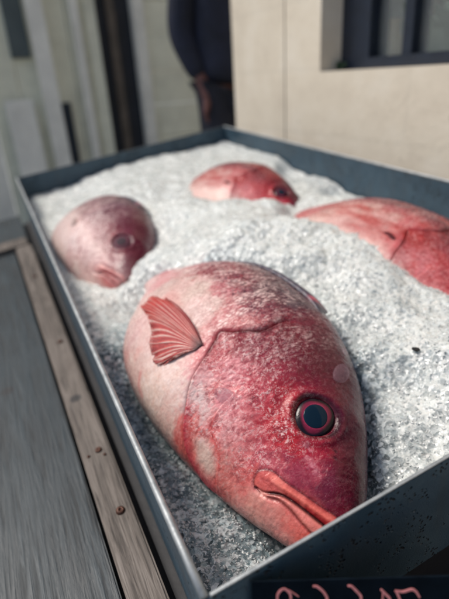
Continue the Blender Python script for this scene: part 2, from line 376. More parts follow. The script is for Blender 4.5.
def col_lin(c): return np.array(lin(c))
def build_body():
    # denser rows on the head
    u = np.linspace(0, 1, 60) ** 2 * .10
    x = np.concatenate([u, np.linspace(.10, 1.15, 400)[1:], np.linspace(1.15, 2.75, 170)[1:]])
    aT = np.linspace(0, math.pi, 300); aB = np.linspace(math.pi, 2 * math.pi, 42)[1:-1]
    a = np.concatenate([aT, aB]); na = len(a); nx = len(x)
    c, s = np.cos(a), np.sin(a)
    T, B, W = prof(x)
    y = ((T + B) / 2)[:, None] + ((T - B) / 2)[:, None] * (np.sign(c) * np.abs(c) ** .9)[None, :]
    z = W[:, None] * (np.sign(s) * np.abs(s) ** .85 * np.where(s < 0, .4, 1))[None, :]
    X = np.repeat(x[:, None], na, 1); z = z + bend(X)
    P = np.stack([y, X, z], -1)
    # normals of the grid
    du = np.gradient(P, axis=0); dv = np.roll(P, -1, 1) - np.roll(P, 1, 1)
    N = np.cross(du, dv); N /= np.linalg.norm(N, axis=-1, keepdims=True) + 1e-12
    cen = np.stack([np.repeat(((T + B) / 2)[:, None], na, 1), X, bend(X)], -1)
    flip = ((N * (P - cen)).sum(-1) < 0); N[flip] *= -1
    top = np.repeat((s >= -.01)[None, :], nx, 0) * sstep(0, .25, np.abs(s))[None, :]
    Y = y
    d = np.zeros_like(X)
    do, so, ao = pdist(X, Y, OPERC)                                # + = left of travel
    head = (so < 0) if True else None
    # find which sign is the head side from a known head point
    tst = pdist(np.array([.8]), np.array([.0]), OPERC)[1][0]; head = so == tst
    d += np.where(head, .020 * np.exp(-do / .05), -.026 * np.exp(-(do / .015) ** 2)) * (do < .25) * (1 - .4 * ao) * sstep(.0, .12, ao)
    dp, sp_, ap = pdist(X, Y, PREOP); tp = pdist(np.array([.5]), np.array([-.1]), PREOP)[1][0]
    d += np.where(sp_ == tp, .004 * np.exp(-dp / .05), -.003 * np.exp(-(dp / .02) ** 2))
    dm, sm_, am = pdist(X, Y, MAXTOP); dg, sg_, ag = pdist(X, Y, GAP); dl, sl_, al = pdist(X, Y, LOWLIP)
    lippoly = np.concatenate([MAXTOP, GAP[::-1]]); inl = inpoly(X, Y, lippoly)
    e = np.minimum(dm, dg)
    bul = .0075 * sstep(0, .045, e) * inl * (.40 + .60 * sstep(.05, .5, am))
    lowpoly = np.concatenate([GAP, LOWLIP[::-1]]); inlow = inpoly(X, Y, lowpoly)
    e2 = np.minimum(dg, dl); bul2 = .006 * sstep(0, .02, e2) * inlow
    d += bul + bul2
    d -= .009 * np.exp(-(dg / .006) ** 2) + .004 * np.exp(-(dm / .008) ** 2) * (~inl) + .007 * np.exp(-(dl / .008) ** 2)
    # a second fold along the upper lip
    FOLD = smooth_pl([(.385, -.125), (.345, -.098), (.28, -.072), (.2, -.036), (.1, .005)])
    df, sf_, af = pdist(X, Y, FOLD); d -= .0025 * np.exp(-(df / .010) ** 2) * inl
    # eye socket
    re = np.hypot((X - EYE[0]) * .98, (Y - EYE[1])); th = np.arctan2(Y - EYE[1], X - EYE[0])
    d += .012 * np.exp(-((re - EYE_R * 1.22) / .022) ** 2) - .014 * sstep(EYE_R * 1.03, EYE_R * .8, re)
    # brow and snout relief, flesh unevenness
    d += .006 * fbm(X * 5, Y * 5, 3.1) + .0035 * fbm(X * 16, Y * 16, 8.3) + .0016 * fbm(X * 60, Y * 45, 1.7)
    ga = lambda cx, cy, sx, sy: np.exp(-((X - cx) / sx) ** 2 - ((Y - cy) / sy) ** 2)
    d += -.016 * ga(.34, .11, .09, .06) + .012 * ga(.64, -.08, .12, .11) + .012 * ga(.44, .385, .15, .045) - .010 * ga(.60, .20, .06, .16) + .010 * ga(.20, .14, .07, .05) - .010 * ga(.46, -.24, .09, .05)
    d += .018 * sstep(.0, .05, do) * (~head) * ga(1.05, .32, .22, .22)
    # wrinkles behind the shoulder
    d += .0022 * np.sin(60 * X + 25 * fbm(X * 4, Y * 4, 5)) * sstep(1.1, 1.25, X) * sstep(.15, .35, Y)
    P = P + N * (d * top)[..., None]
    # ---- colour
    xw = X + .035 * fbm(X * 7, Y * 7, 11) + .018 * fbm(X * 24, Y * 24, 15); yw = Y + .035 * fbm(X * 7, Y * 7, 21) + .018 * fbm(X * 24, Y * 24, 25)
    xw = xw + .050 * fbm(X * 75, Y * 48, 16, 2); yw = yw + .050 * fbm(X * 75, Y * 48, 26, 2)
    num = np.zeros(X.shape + (3,)); den = np.zeros(X.shape)
    for (cx, cy, r, g, b) in CTRL:
        w = 1 / (((xw - cx) ** 2 + (yw - cy) ** 2) + .0016) ** 2.1
        num += w[..., None] * col_lin((r, g, b)); den += w
    Cc = num / den[..., None]
    def over(mask, c, k=1.0):
        nonlocal Cc
        mm = np.clip(mask * k, 0, 1)[..., None]; Cc = Cc * (1 - mm) + col_lin(c) * mm
    n1 = fbm(X * 30, Y * 30, 31); n2 = fbm(X * 12, Y * 12, 41)
    # red blotches on cheek and belly, pale slime patches
    over(sstep(.18, .42, n2) * sstep(.15, -.1, Y) * sstep(1.05, .85, X), (200, 90, 90), .55)
    over(sstep(.15, .4, fbm(X * 9, Y * 9, 51)) * sstep(1.05, 1.2, X) * sstep(.2, -.2, Y), (205, 140, 135), .6)
    over(np.exp(-((X - .74) / .10) ** 2 - ((Y + .36 - .0) / .05) ** 2) * .0, (0, 0, 0))
    low = sstep(-.17, -.26, Y)
    over(np.exp(-(np.minimum(do, 1) / .030) ** 2) * low * head, (196, 74, 86), .95)                        # red gill-cover edge
    over(np.exp(-(dp / .030) ** 2) * sstep(-.1, -.2, Y), (205, 85, 85), .8)                                # red inner edge
    over(np.exp(-(((X - .655) / .085) ** 2 + ((Y + .30) / .035) ** 2) ** 2), (214, 182, 170), .9)          # pale window
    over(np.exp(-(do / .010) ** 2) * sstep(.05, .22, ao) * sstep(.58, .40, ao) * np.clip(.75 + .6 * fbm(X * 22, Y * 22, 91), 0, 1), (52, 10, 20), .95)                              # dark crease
    over(np.exp(-(do / .016) ** 2) * (ao >= .42) * (ao < .72) * (~head), (150, 130, 126), .75)
    # lips
    over(inl * 1.0, (204, 100, 96), .85)
    over(inl * sstep(.065, .01, dg) * sstep(.15, .6, ag), (172, 34, 42), .80)
    over(inl * sstep(.35, .8, am), (172, 44, 50), .5)
    over(inl * sstep(.0, .4, fbm(X * 26, Y * 26, 97)), (226, 132, 124), .55)
    over(inl * np.exp(-((dm - .022) / .014) ** 2) * sstep(.2, .35, am), (224, 120, 108), .75)
    over(inlow * 1.0, (220, 132, 124), .85)
    over(np.exp(-(dg / .0075) ** 2) * sstep(.05, .2, ag), (58, 8, 14), .95)
    over(np.exp(-(dm / .0045) ** 2), (96, 20, 34), .75)
    over(np.exp(-(dl / .006) ** 2), (120, 34, 34), .7)
    over(np.exp(-(df / .006) ** 2) * inl, (140, 26, 36), .40)
    jaw = sstep(-.12, -.2, Y) * sstep(.5, .38, X) * (~inl)
    over(jaw * sstep(.05, .35, n2), (228, 165, 148), .6); over(jaw * sstep(.1, .4, fbm(X * 18, Y * 18, 61)), (206, 92, 92), .45)
    over(np.exp(-((X - .43) / .06) ** 2 - ((Y + .20) / .035) ** 2), (196, 74, 78), .5)
    # around the eye
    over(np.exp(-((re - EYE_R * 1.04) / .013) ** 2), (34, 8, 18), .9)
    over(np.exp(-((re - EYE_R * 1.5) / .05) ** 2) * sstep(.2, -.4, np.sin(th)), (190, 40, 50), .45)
    over(np.exp(-((X - .36) / .035) ** 2 - ((Y - .12) / .03) ** 2) * sstep(-.1, .2, n1), (200, 140, 150), .7)
    over(np.exp(-((X - .29) / .03) ** 2 - ((Y - .09) / .03) ** 2) * sstep(-.1, .2, n1), (200, 140, 150), .6)
    # nostrils
    for q in ((.30, .225), (.275, .205)):
        over(np.exp(-(((X - q[0]) / .010) ** 2 + ((Y - q[1]) / .007) ** 2)), (40, 6, 16), .8)
    # pelvic fin root and belly veins
    pv, _, _ = pdist(X, Y, [(1.31, -.40), (1.285, -.444), (1.22, -.46)]); over(np.exp(-(pv / .016) ** 2), (196, 84, 88), .9)
    over(sstep(.12, 0, np.abs(Y - prof(X)[1] - .02)) * sstep(1.2, 1.5, X), (200, 110, 112), .4)
    # pale silver light band above the fin
    over(np.exp(-((Y - .17 - .03 * n2) / .05) ** 2) * sstep(1.1, 1.3, X) * sstep(-.35, .1, fbm(X * 26, Y * 9, 71)), (198, 172, 162), .7)
    # dusky back
    over(sstep(.42, .56, Y) * sstep(.95, 1.05, X), (84, 66, 76), .6)
    over(jaw * .45 + .25 * jaw * fbm(X * 14, Y * 22, 81), (220, 160, 154), 1.0)
    over(sstep(.22, .40, Y) * sstep(.95, .70, X), (92, 16, 40), .72)
    over(sstep(.40, .20, X) * sstep(.10, .22, Y), (92, 16, 38), .55)
    over(sstep(.0, -.2, Y) * sstep(.98, 1.06, X) * (.5 + .3 * n2), (226, 206, 194), .7)
    lum = Cc.mean(-1, keepdims=True); Cc = np.clip((lum + (Cc - lum) * (1 + .06 * sstep(.5, .3, lum))) * np.clip(.52 + 1.55 * lum, .50, 1.06), .003, .9)
    # masks: R streaks, G dark edges, B fine flecks
    back = sstep(1.0, 1.1, X) * sstep(-.02, .12, Y)
    nape = sstep(.62, .85, X) * sstep(.1, .3, Y)
    cheek = sstep(.28, .5, X) * sstep(.36, .12, Y) * sstep(-.36, -.22, Y) * head
    Rm = np.clip(.9 * back + .45 * nape * (1 - back) + .02, 0, 1) * (1 - .5 * sstep(.38, .6, Y)) * sstep(.55, .80, X)
    Gm = np.clip(.9 * sstep(1.0, 1.15, X) * sstep(.24, .38, Y) + .35 * nape, 0, 1)
    Bm = np.clip(cheek * (.60 + .6 * n2) + .06 + .30 * nape * sstep(.55, .35, Y), 0, 1)
    clean = np.clip(.8 * np.exp(-(do / .02) ** 2) * (ao < .5) + inl + inlow + jaw + np.exp(-(re / (EYE_R * 1.2)) ** 4), 0, 1)
    Rm *= 1 - clean; Gm *= 1 - clean; Bm *= 1 - .85 * clean
    low_belly = sstep(1.0, 1.1, X) * sstep(.0, -.1, Y); Rm *= 1 - .6 * low_belly
    idx = np.arange(nx * na).reshape(nx, na)
    A = idx[:-1, :].ravel(); Bq = idx[1:, :].ravel(); Cq = np.roll(idx, -1, 1)[1:, :].ravel(); D = np.roll(idx, -1, 1)[:-1, :].ravel()
    F = np.stack([A, D, Cq, Bq], 1)
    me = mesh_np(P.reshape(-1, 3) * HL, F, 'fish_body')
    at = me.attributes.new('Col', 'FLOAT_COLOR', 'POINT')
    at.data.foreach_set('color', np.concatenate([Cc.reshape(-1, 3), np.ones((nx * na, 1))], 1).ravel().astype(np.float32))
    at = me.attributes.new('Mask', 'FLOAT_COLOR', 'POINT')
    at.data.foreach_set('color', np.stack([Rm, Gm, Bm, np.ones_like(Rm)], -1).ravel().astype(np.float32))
    # tail end cap
    bm = bmesh.new(); bm.from_mesh(me); bm.verts.ensure_lookup_table()
    bm.faces.new([bm.verts[i] for i in idx[-1]])
    bmesh.ops.recalc_face_normals(bm, faces=bm.faces); bm.to_mesh(me); bm.free()
    return me

def set_col(me, C, name='Col', alpha=None):
    at = me.attributes.new(name, 'FLOAT_COLOR', 'POINT')
    C = np.asarray(C, float); C = np.concatenate([C, np.ones((len(C), 1)) if alpha is None else np.asarray(alpha)[:, None]], 1)
    at.data.foreach_set('color', C.ravel().astype(np.float32))

def grid_faces(n, m):
    idx = np.arange(n * m).reshape(n, m)
    return np.stack([idx[:-1, :-1].ravel(), idx[:-1, 1:].ravel(), idx[1:, 1:].ravel(), idx[1:, :-1].ravel()], 1)

def flank_normal(x, y):
    e = .02
    dzx = (zat(x + e, y) - zat(x - e, y)) / (2 * e); dzy = (zat(x, y + e) - zat(x, y - e)) / (2 * e)
    n = Vector((-dzy, -dzx, 1)); return n.normalized()

def build_pectoral():
    base0, base1 = np.array((1.060, -.006)), np.array((1.066, -.052))
    edge = smooth_pl([(1.50, -.012), (1.67, -.055), (1.80, -.11), (1.87, -.20), (1.70, -.20), (1.58, -.195), (1.45, -.222), (1.34, -.270), (1.24, -.288), (1.16, -.245), (1.115, -.165)], 12)
    k = np.linspace(0, len(edge) - 1, 141); ed = np.stack([np.interp(k, np.arange(len(edge)), edge[:, i]) for i in (0, 1)], 1)
    S = np.linspace(0, 1, 141); Tt = np.linspace(0, 1, 46)
    V = []; C = []; AL = []
    for ti in Tt:
        w = ti
        b = base0[None] * (1 - S[:, None]) + base1[None] * S[:, None]
        p = b * (1 - w) + (ed + (.018 * fbm(S * 60, S * 0, 5.5, 2) * 1.0)[:, None] * np.array([1, .3])) * w
        # rays curve a little
        p[:, 1] += .02 * math.sin(math.pi * w) * (1 - S)
        nr = 21; Sw = S + .012 * np.sin(9 * S + 5 * w) 
        ray = np.abs(np.sin(math.pi * nr * Sw)) ** .7
        fray = ray
        lift = .009 + .030 * math.sin(math.pi * min(1, w * 1.05)) * (1 - .75 * S) * .6 + .016 * np.exp(-((S - .03) / .05) ** 2)
        z = zat(p[:, 0], p[:, 1]) + lift + .009 * (1 - ray) * (.35 + .65 * w) 
        if w > .8: z = z + .012 * (w - .8) / .2 * np.sin(S * 40)
        V.append(np.stack([p[:, 1], p[:, 0], z], 1))
        ridge = fray
        red = col_lin((176, 66, 62)); pale = col_lin((238, 206, 194)); deep = col_lin((112, 22, 32))
        f = np.clip((1 - ridge) * 2.4 - .95 + .25 * fbm(S * 30, np.full_like(S, w * 6), 3), 0, 1)[:, None]
        c = red[None] * (1 - f) + pale[None] * f; c = c * (1 - .5 * (ridge[:, None] > .93)) + deep[None] * .5 * (ridge[:, None] > .93)
        g = np.clip((w - .62) / .38, 0, 1) * sstep(.62, .25, S)[:, None] * .85; c = c * (1 - g) + col_lin((196, 62, 52))[None] * g
        g = np.exp(-((S - .02) / .05) ** 2)[:, None] * .8; c = c * (1 - g) + deep[None] * g
        g = np.clip(1 - w / .16, 0, 1) * .9; c = c * (1 - g) + col_lin((70, 62, 66))[None] * g
        C.append(c); AL.append(np.clip(1 - .30 * f[:, 0] * sstep(.1, .5, w) - .45 * sstep(.75, 1, w) + (S < .06), .35, 1))
    V = np.concatenate(V) * HL; C = np.concatenate(C); AL = np.concatenate(AL)
    F = grid_faces(len(Tt), 141)[:, ::-1]
    n = len(V); V2 = V.copy(); V2[:, 2] -= .0006
    Fb = F[:, ::-1] + n
    idx = np.arange(n).reshape(len(Tt), 141)
    bd = np.concatenate([idx[0, :], idx[1:, -1], idx[-1, -2::-1], idx[-2:0:-1, 0]])
    sd = np.stack([bd, np.roll(bd, -1), np.roll(bd, -1) + n, bd + n], 1)
    me = mesh_np(np.concatenate([V, V2]), np.concatenate([F, Fb, sd]), 'pectoral'); set_col(me, np.concatenate([C, C]), alpha=np.concatenate([AL, AL]))
    return me

def build_dorsal():
    # folded fin lying back along the ridge
    xs = np.linspace(.93, 2.15, 240); ts = np.linspace(0, 1, 14)
    V = []; C = []
    sp = (np.abs(((xs - .93) * 15) % 1 - .5) * 2)                 # 1 at the spines
    for t in ts:
        T, B, W = prof(xs); yb = T * (.925 + .0 * xs)
        env = sstep(.93, 1.20, xs) * sstep(2.15, 1.95, xs)
        y = yb + env * (.088 * t) * (1 + .05 * (sp - .5)) 
        z0 = np.array([zat(a, b) for a, b in zip(xs, yb)])
        z = z0 + .004 + env * (.030 * math.sin(t * 2.4) - .20 * t ** 2) + .002 * sp * env
        V.append(np.stack([y, xs - .05 * t * env, z], 1))
        g = sp[:, None] ** 2
        c = col_lin((64, 62, 76))[None] * (1 - g) + col_lin((78, 62, 74))[None] * g
        r = (np.exp(-((xs - 1.13) / .03) ** 2) * np.exp(-((t - .5) / .3) ** 2))[:, None]; c = c * (1 - r) + col_lin((196, 84, 100))[None] * r
        C.append(c)
    V = np.concatenate(V) * HL; C = np.concatenate(C); F = grid_faces(len(ts), 240)
    n = len(V); V2 = V - np.array([0, 0, .0015])
    idx = np.arange(n).reshape(len(ts), 240)
    bd = np.concatenate([idx[0, :], idx[1:, -1], idx[-1, -2::-1], idx[-2:0:-1, 0]])
    sd = np.stack([bd, np.roll(bd, -1), np.roll(bd, -1) + n, bd + n], 1)
    me = mesh_np(np.concatenate([V, V2]), np.concatenate([F, F[:, ::-1] + n, sd]), 'dorsal'); set_col(me, np.concatenate([C, C]))
    return me

def build_tail():
    V = []; C = []; ns, nt = 61, 20
    for t in np.linspace(0, 1, nt):
        s = np.linspace(-1, 1, ns)
        L = .34 + .22 * np.abs(s) ** 1.5
        x = 2.72 + t * L; y = (.14 + .30 * t) * s; z = bend(x) * 0 + bend(2.72) - .1 * t + .008 * np.sin(s * 40)
        V.append(np.stack([y, x, np.full(ns, 1.0) * z], 1)); C.append(np.repeat(col_lin((190, 86, 92))[None], ns, 0))
    V = np.concatenate(V) * HL; C = np.concatenate(C); F = grid_faces(nt, ns); n = len(V)
    V2 = V - np.array([0, 0, .0015]); idx = np.arange(n).reshape(nt, ns)
    bd = np.concatenate([idx[0, :], idx[1:, -1], idx[-1, -2::-1], idx[-2:0:-1, 0]])
    sd = np.stack([bd, np.roll(bd, -1), np.roll(bd, -1) + n, bd + n], 1)
    me = mesh_np(np.concatenate([V, V2]), np.concatenate([F, F[:, ::-1] + n, sd]), 'tail'); set_col(me, np.concatenate([C, C]))
    return me

def build_eye():
    nrm = flank_normal(*EYE); z0 = zat(*EYE)
    Q = nrm.to_track_quat('Z', 'Y').to_matrix().to_4x4()
    M = Matrix.Translation(Vector((EYE[1], EYE[0], z0)) * HL) @ Q
    r = EYE_R * HL; bm = bmesh.new(); n = 64; rings = []; C = []
    for k in range(22):
        q = k / 21.0; rr = r * 1.10 * math.sin(q * math.pi / 2); h = r * (.27 * math.cos(q * math.pi / 2) - .15)
        rings.append([bm.verts.new(M @ Vector((rr * math.cos(2 * math.pi * j / n), rr * .90 * math.sin(2 * math.pi * j / n), h))) for j in range(n)])
        for j in range(n):
            ph = 2 * math.pi * j / n
            base = col_lin((106, 24, 48)); edge = col_lin((18, 5, 13)); inner = col_lin((160, 48, 80))
            f = sstep(.76, .90, rr / r + .06 * math.sin(3 * ph + 1)); g = math.exp(-((rr / r - .64) / .05) ** 2)
            c = base * (1 - f) + edge * f; c = c * (1 - .75 * g * (1 - f)) + inner * .75 * g * (1 - f); C.append(c)
    for A, B in zip(rings, rings[1:]):
        for j in range(n): bm.faces.new((A[j], B[j], B[(j + 1) % n], A[(j + 1) % n]))
    me = mesh_bm(bm, 'eye'); set_col(me, C)
    bm = bmesh.new(); rings = []
    for k in range(12):
        q = k / 11.0; rr = r * .62 * math.sin(q * math.pi / 2); h = r * (.070 + .075 * math.cos(q * math.pi / 2))
        rings.append([bm.verts.new(M @ Vector((rr * math.cos(2 * math.pi * j / n), rr * .96 * math.sin(2 * math.pi * j / n), h))) for j in range(n)])
    for A, B in zip(rings, rings[1:]):
        for j in range(n): bm.faces.new((A[j], B[j], B[(j + 1) % n], A[(j + 1) % n]))
    return me, mesh_bm(bm, 'pupil')

BODY = build_body(); PECT = build_pectoral(); DORS = build_dorsal(); TAIL = build_tail(); EYEM, PUPM = build_eye()

def fish_matrix(O, rx, ry, rz, sc=1.0):
    return TILT @ Matrix.Translation(O) @ Matrix.Rotation(rz, 4, 'Z') @ Matrix.Rotation(ry, 4, 'Y') @ Matrix.Rotation(rx, 4, 'X') @ Matrix.Scale(sc, 4)
FG = 'whole red snappers lying on the ice'
F0 = ((.1064, .0249, -.0876), .16, -.3148, -.0717)
main = empty('red_snapper', fish_matrix(*F0), 'largest pink and red fish, head and round eye at the near end of the tray', 'fish', FG)
obj('body', BODY, M_FISH, main); obj('pectoral_fin', PECT, M_FIN, main); obj('dorsal_fin', DORS, M_FIN, main)
obj('tail_fin', TAIL, M_FIN, main); ey = obj('eye', EYEM, M_IRIS, main); obj('pupil', PUPM, M_PUPIL, ey)
def copy_fish(M, label):
    r = main.copy(); COL.objects.link(r); r.matrix_world = M; r['label'] = label
    for ch in list(main.children):
        c = ch.copy(); COL.objects.link(c); c.parent = r
        for g in list(ch.children):
            d = g.copy(); COL.objects.link(d); d.parent = c
    return r
F2 = ((.080, .485, -.060), .06, -.34, -.02, .86)
F3 = ((.3926, .5011, -.0640), .0942, -.363, .265, .80)
F4 = ((.3899, .1059, -.1116), .195, -.1264, -.0075, 1.0)
f2 = copy_fish(fish_matrix(*F2), 'smaller pale pink fish near the far left corner, blunt head beside the left rim')
PALE = BODY.copy(); nv = len(PALE.vertices); ca = np.empty(nv * 4, np.float32); PALE.attributes['Col'].data.foreach_get('color', ca); ca = ca.reshape(-1, 4)
pv_ = np.empty(nv * 3); PALE.vertices.foreach_get('co', pv_); pv_ = pv_.reshape(-1, 3) / HL
kk = (.80 * sstep(.30, -.05, pv_[:, 0]) * (1 - .85 * np.exp(-((pv_[:, 1] - .22) / .17) ** 2 - ((pv_[:, 0] + .06) / .12) ** 2)))[:, None]
ca[:, :3] = ca[:, :3] * (1 - kk) + np.array(lin((216, 192, 186))) * kk
k3 = (.60 * sstep(-.02, .12, pv_[:, 0]))[:, None]; ca[:, :3] = ca[:, :3] * (1 - k3) + np.array(lin((96, 26, 46))) * k3
k2 = (.55 * sstep(.7, 1.1, pv_[:, 1]) * sstep(.0, .3, pv_[:, 0]))[:, None]; ca[:, :3] = ca[:, :3] * (1 - k2) + np.array(lin((128, 104, 112))) * k2
k7 = (.70 * np.exp(-((pv_[:, 1] - .18) / .22) ** 2 - ((pv_[:, 0] + .06) / .10) ** 2))[:, None]; ca[:, :3] = ca[:, :3] * (1 - k7) + np.array(lin((136, 36, 50))) * k7
PALE.attributes['Col'].data.foreach_set('color', ca.ravel())
PFIN = PECT.copy(); nf_ = len(PFIN.vertices); PFIN.attributes['Col'].data.foreach_set('color', np.tile(np.array([*lin((206, 182, 176)), .55], np.float32), nf_))
for ch in f2.children:
    if ch.name.startswith('body'): ch.data = PALE
    if ch.name.startswith('pectoral'): ch.data = PFIN; bz = float(zat(1.06, -.03)) * HL; ch.scale = (.55, .5, .97); ch.location = (-.03 * HL * .45, 1.06 * HL * .5, bz * .02)
    if ch.name.startswith('eye'):
        DULL = EYEM.copy(); cd_ = np.empty(len(DULL.vertices) * 4, np.float32); DULL.attributes['Col'].data.foreach_get('color', cd_); cd_ = cd_.reshape(-1, 4); cd_[:, :3] = cd_[:, :3] * .3 + np.array(lin((92, 46, 62))) * .7; DULL.attributes['Col'].data.foreach_set('color', cd_.ravel()); ch.data = DULL; DULL.materials[0] = m_attr('dull_iris', .75, 0, 900, .0002)
        for gc in list(ch.children):
            if gc.name.startswith('pupil'): gc.data = PUPM.copy(); gc.data.materials[0] = mat('cloudy_pupil', (.035, .014, .024), .8)
f3 = copy_fish(fish_matrix(*F3), 'red fish at the far end, almost buried, only its red back showing above the ice')
f4 = copy_fish(fish_matrix(*F4), 'red backed fish at the right edge, its pale belly half covered with ice')

FROST = BODY.copy(); cb = np.empty(nv * 4, np.float32); FROST.attributes['Col'].data.foreach_get('color', cb); cb = cb.reshape(-1, 4)
k4 = ((.50 + .35 * fbm(pv_[:, 0] * 7, pv_[:, 1] * 7, 14)) * sstep(-.12, -.24, pv_[:, 0]) * sstep(.62, .78, pv_[:, 1]))[:, None]; cb[:, :3] = cb[:, :3] * (1 - k4) + np.array(lin((218, 184, 174))) * k4
k5 = (.86 * sstep(-.24, -.06, pv_[:, 0]) * sstep(.55, .75, pv_[:, 1]) * np.clip(.72 + .9 * fbm(pv_[:, 0] * 16, pv_[:, 1] * 5, 4), 0, 1))[:, None]; cb[:, :3] = cb[:, :3] * (1 - k5) + np.array(lin((162, 44, 42))) * k5
k6 = (.8 * np.clip(.55 + 1.3 * fbm(pv_[:, 0] * 14, pv_[:, 1] * 5, 24), 0, 1) * sstep(.16, .40, pv_[:, 0]))[:, None]; cb[:, :3] = cb[:, :3] * (1 - k6) + np.array(lin((104, 34, 42))) * k6
mkk = np.empty(nv * 4, np.float32); FROST.attributes['Mask'].data.foreach_get('color', mkk); mkk = mkk.reshape(-1, 4); mkk[:, 0] *= .35; mkk[:, 2] *= .4; FROST.attributes['Mask'].data.foreach_set('color', mkk.ravel())
FROST.attributes['Col'].data.foreach_set('color', cb.ravel())
RFIN = PECT.copy(); RFIN.attributes['Col'].data.foreach_set('color', np.tile(np.array([*lin((92, 30, 36)), 1.0], np.float32), nf_))
for ch in list(f4.children) + list(f3.children):
    if ch.name.startswith('body'): ch.data = FROST
    if ch.name.startswith('pectoral'):
        ch.data = RFIN; bz = float(zat(1.06, -.03)) * HL; ch.scale = (.16, .30, .97); ch.location = (-.03 * HL * .84, 1.06 * HL * .70, bz * .02)

# ------------------------------------------------------------------ crushed ice
TW, TL, TD = .5625, 1.135, .135
ICE_PTS = [(.03,.03,-.088),(.05,.1,-.092),(.02,.2,-.084),(.02,.3,-.070),(.03,.38,-.060),(.02,.5,-.052),(.10,.0,-.115),(.10,.06,-.12),(.17,.01,-.10),(.195,.03,-.075),
           (.215,.10,-.058),(.27,.02,-.034),(.30,.1,-.022),(.245,.16,-.036),(.285,.2,-.018),(.255,.26,-.026),(.275,.33,.004),(.25,.42,.022),(.295,.38,.020),(.2,.45,.004),(.14,.47,-.018),
           (.33,.17,-.030),(.310,.25,-.008),(.322,.31,.002),(.38,.04,-.05),(.4,.2,-.05),(.42,.36,-.035),(.335,.41,-.012),(.365,.47,-.036),(.40,.53,-.030),(.5,.1,-.07),(.5,.42,-.060),(.55,.3,-.075),(.55,.55,-.07),(.55,.75,-.060),
           (.275,.54,.004),(.335,.505,.0),(.24,.62,.0),(.40,.58,-.045),(.44,.50,-.030),(.42,.68,-.045),(.31,.66,-.04),(.27,.72,-.012),(.30,.82,-.012),(.2,.78,.0),(.40,.84,-.02),(.49,.8,-.03),
           (.1,.8,-.03),(.05,1.0,-.055),(.3,1.05,-.030),(.5,1.0,-.040),(.09,.43,-.072),(.06,.56,-.055),(.12,.56,-.040),(.1,.66,-.03)]
def ice_h(x, y):
    n = np.zeros(np.shape(x)); d = np.zeros(np.shape(x))
    for a, b, c in ICE_PTS:
        w = 1 / ((x - a) ** 2 + (y - b) ** 2 + .0006) ** 2; n = n + w * c; d = d + w
    return n / d
# dip against the big fish: its outline seen from above, in tray space
Vb = np.empty(len(BODY.vertices) * 3); BODY.vertices.foreach_get('co', Vb); Vb = Vb.reshape(-1, 3)
mF = np.array(Matrix.Translation(F0[0]) @ Matrix.Rotation(F0[3], 4, 'Z') @ Matrix.Rotation(F0[2], 4, 'Y') @ Matrix.Rotation(F0[1], 4, 'X'))
Wb = Vb @ mF[:3, :3].T + mF[:3, 3]
ybin = np.linspace(.0, .46, 93); lo = np.full(92, np.nan); hi = np.full(92, np.nan)
for i in range(92):
    k = (Wb[:, 1] >= ybin[i]) & (Wb[:, 1] < ybin[i + 1])
    if k.any(): lo[i] = Wb[k, 0].min(); hi[i] = Wb[k, 0].max()
ok = ~np.isnan(lo); yc = (ybin[1:] + ybin[:-1]) / 2
def fish_dip(x, y):
    L = np.interp(y, yc[ok], lo[ok]); H = np.interp(y, yc[ok], hi[ok])
    d = np.maximum(L - x, x - H); d = np.where(y < yc[ok][0], np.hypot(np.maximum(d, 0), yc[ok][0] - y), d)
    return d
xs = np.linspace(.003, TW - .003, 330)
ys = np.concatenate([np.linspace(.003, .45, 330), np.linspace(.45, TL - .003, 190)[1:]])
XX, YY = np.meshgrid(xs, ys, indexing='ij')
def ice_z(XX, YY, rough=True):
    H = ice_h(XX, YY); d = fish_dip(XX, YY)
    dip = np.where(YY < .44, .014 * np.exp(-np.clip(d, 0, None) / .010), 0) * sstep(.44, .33, YY)
    H = H - dip * np.where(XX > .14, 1, .5)
    if rough:
        H = H + .0060 * fbm(XX * 40, YY * 40, 2.2, 3) + .0024 * np.abs(fbm(XX * 190, YY * 190, 4.4, 2)) + .0014 * fbm(XX * 420, YY * 420, 7.7, 2)
    return H
ZZ = ice_z(XX, YY)
nx_, ny_ = XX.shape
V = np.stack([XX, YY, ZZ], -1).reshape(-1, 3); F = grid_faces(nx_, ny_)[:, ::-1]
# close the block down to the tray floor
idx = np.arange(nx_ * ny_).reshape(nx_, ny_)
bd = np.concatenate([idx[0, :], idx[1:, -1], idx[-1, -2::-1], idx[-2:0:-1, 0]])
nb = len(bd); low = V[bd].copy(); low[:, 2] = -TD + .004; base = len(V)
V = np.concatenate([V, low]); k = np.arange(nb)
F = np.concatenate([F, np.stack([bd, np.roll(bd, -1), base + np.roll(k, -1), base + k], 1)])
n_bed = len(F)
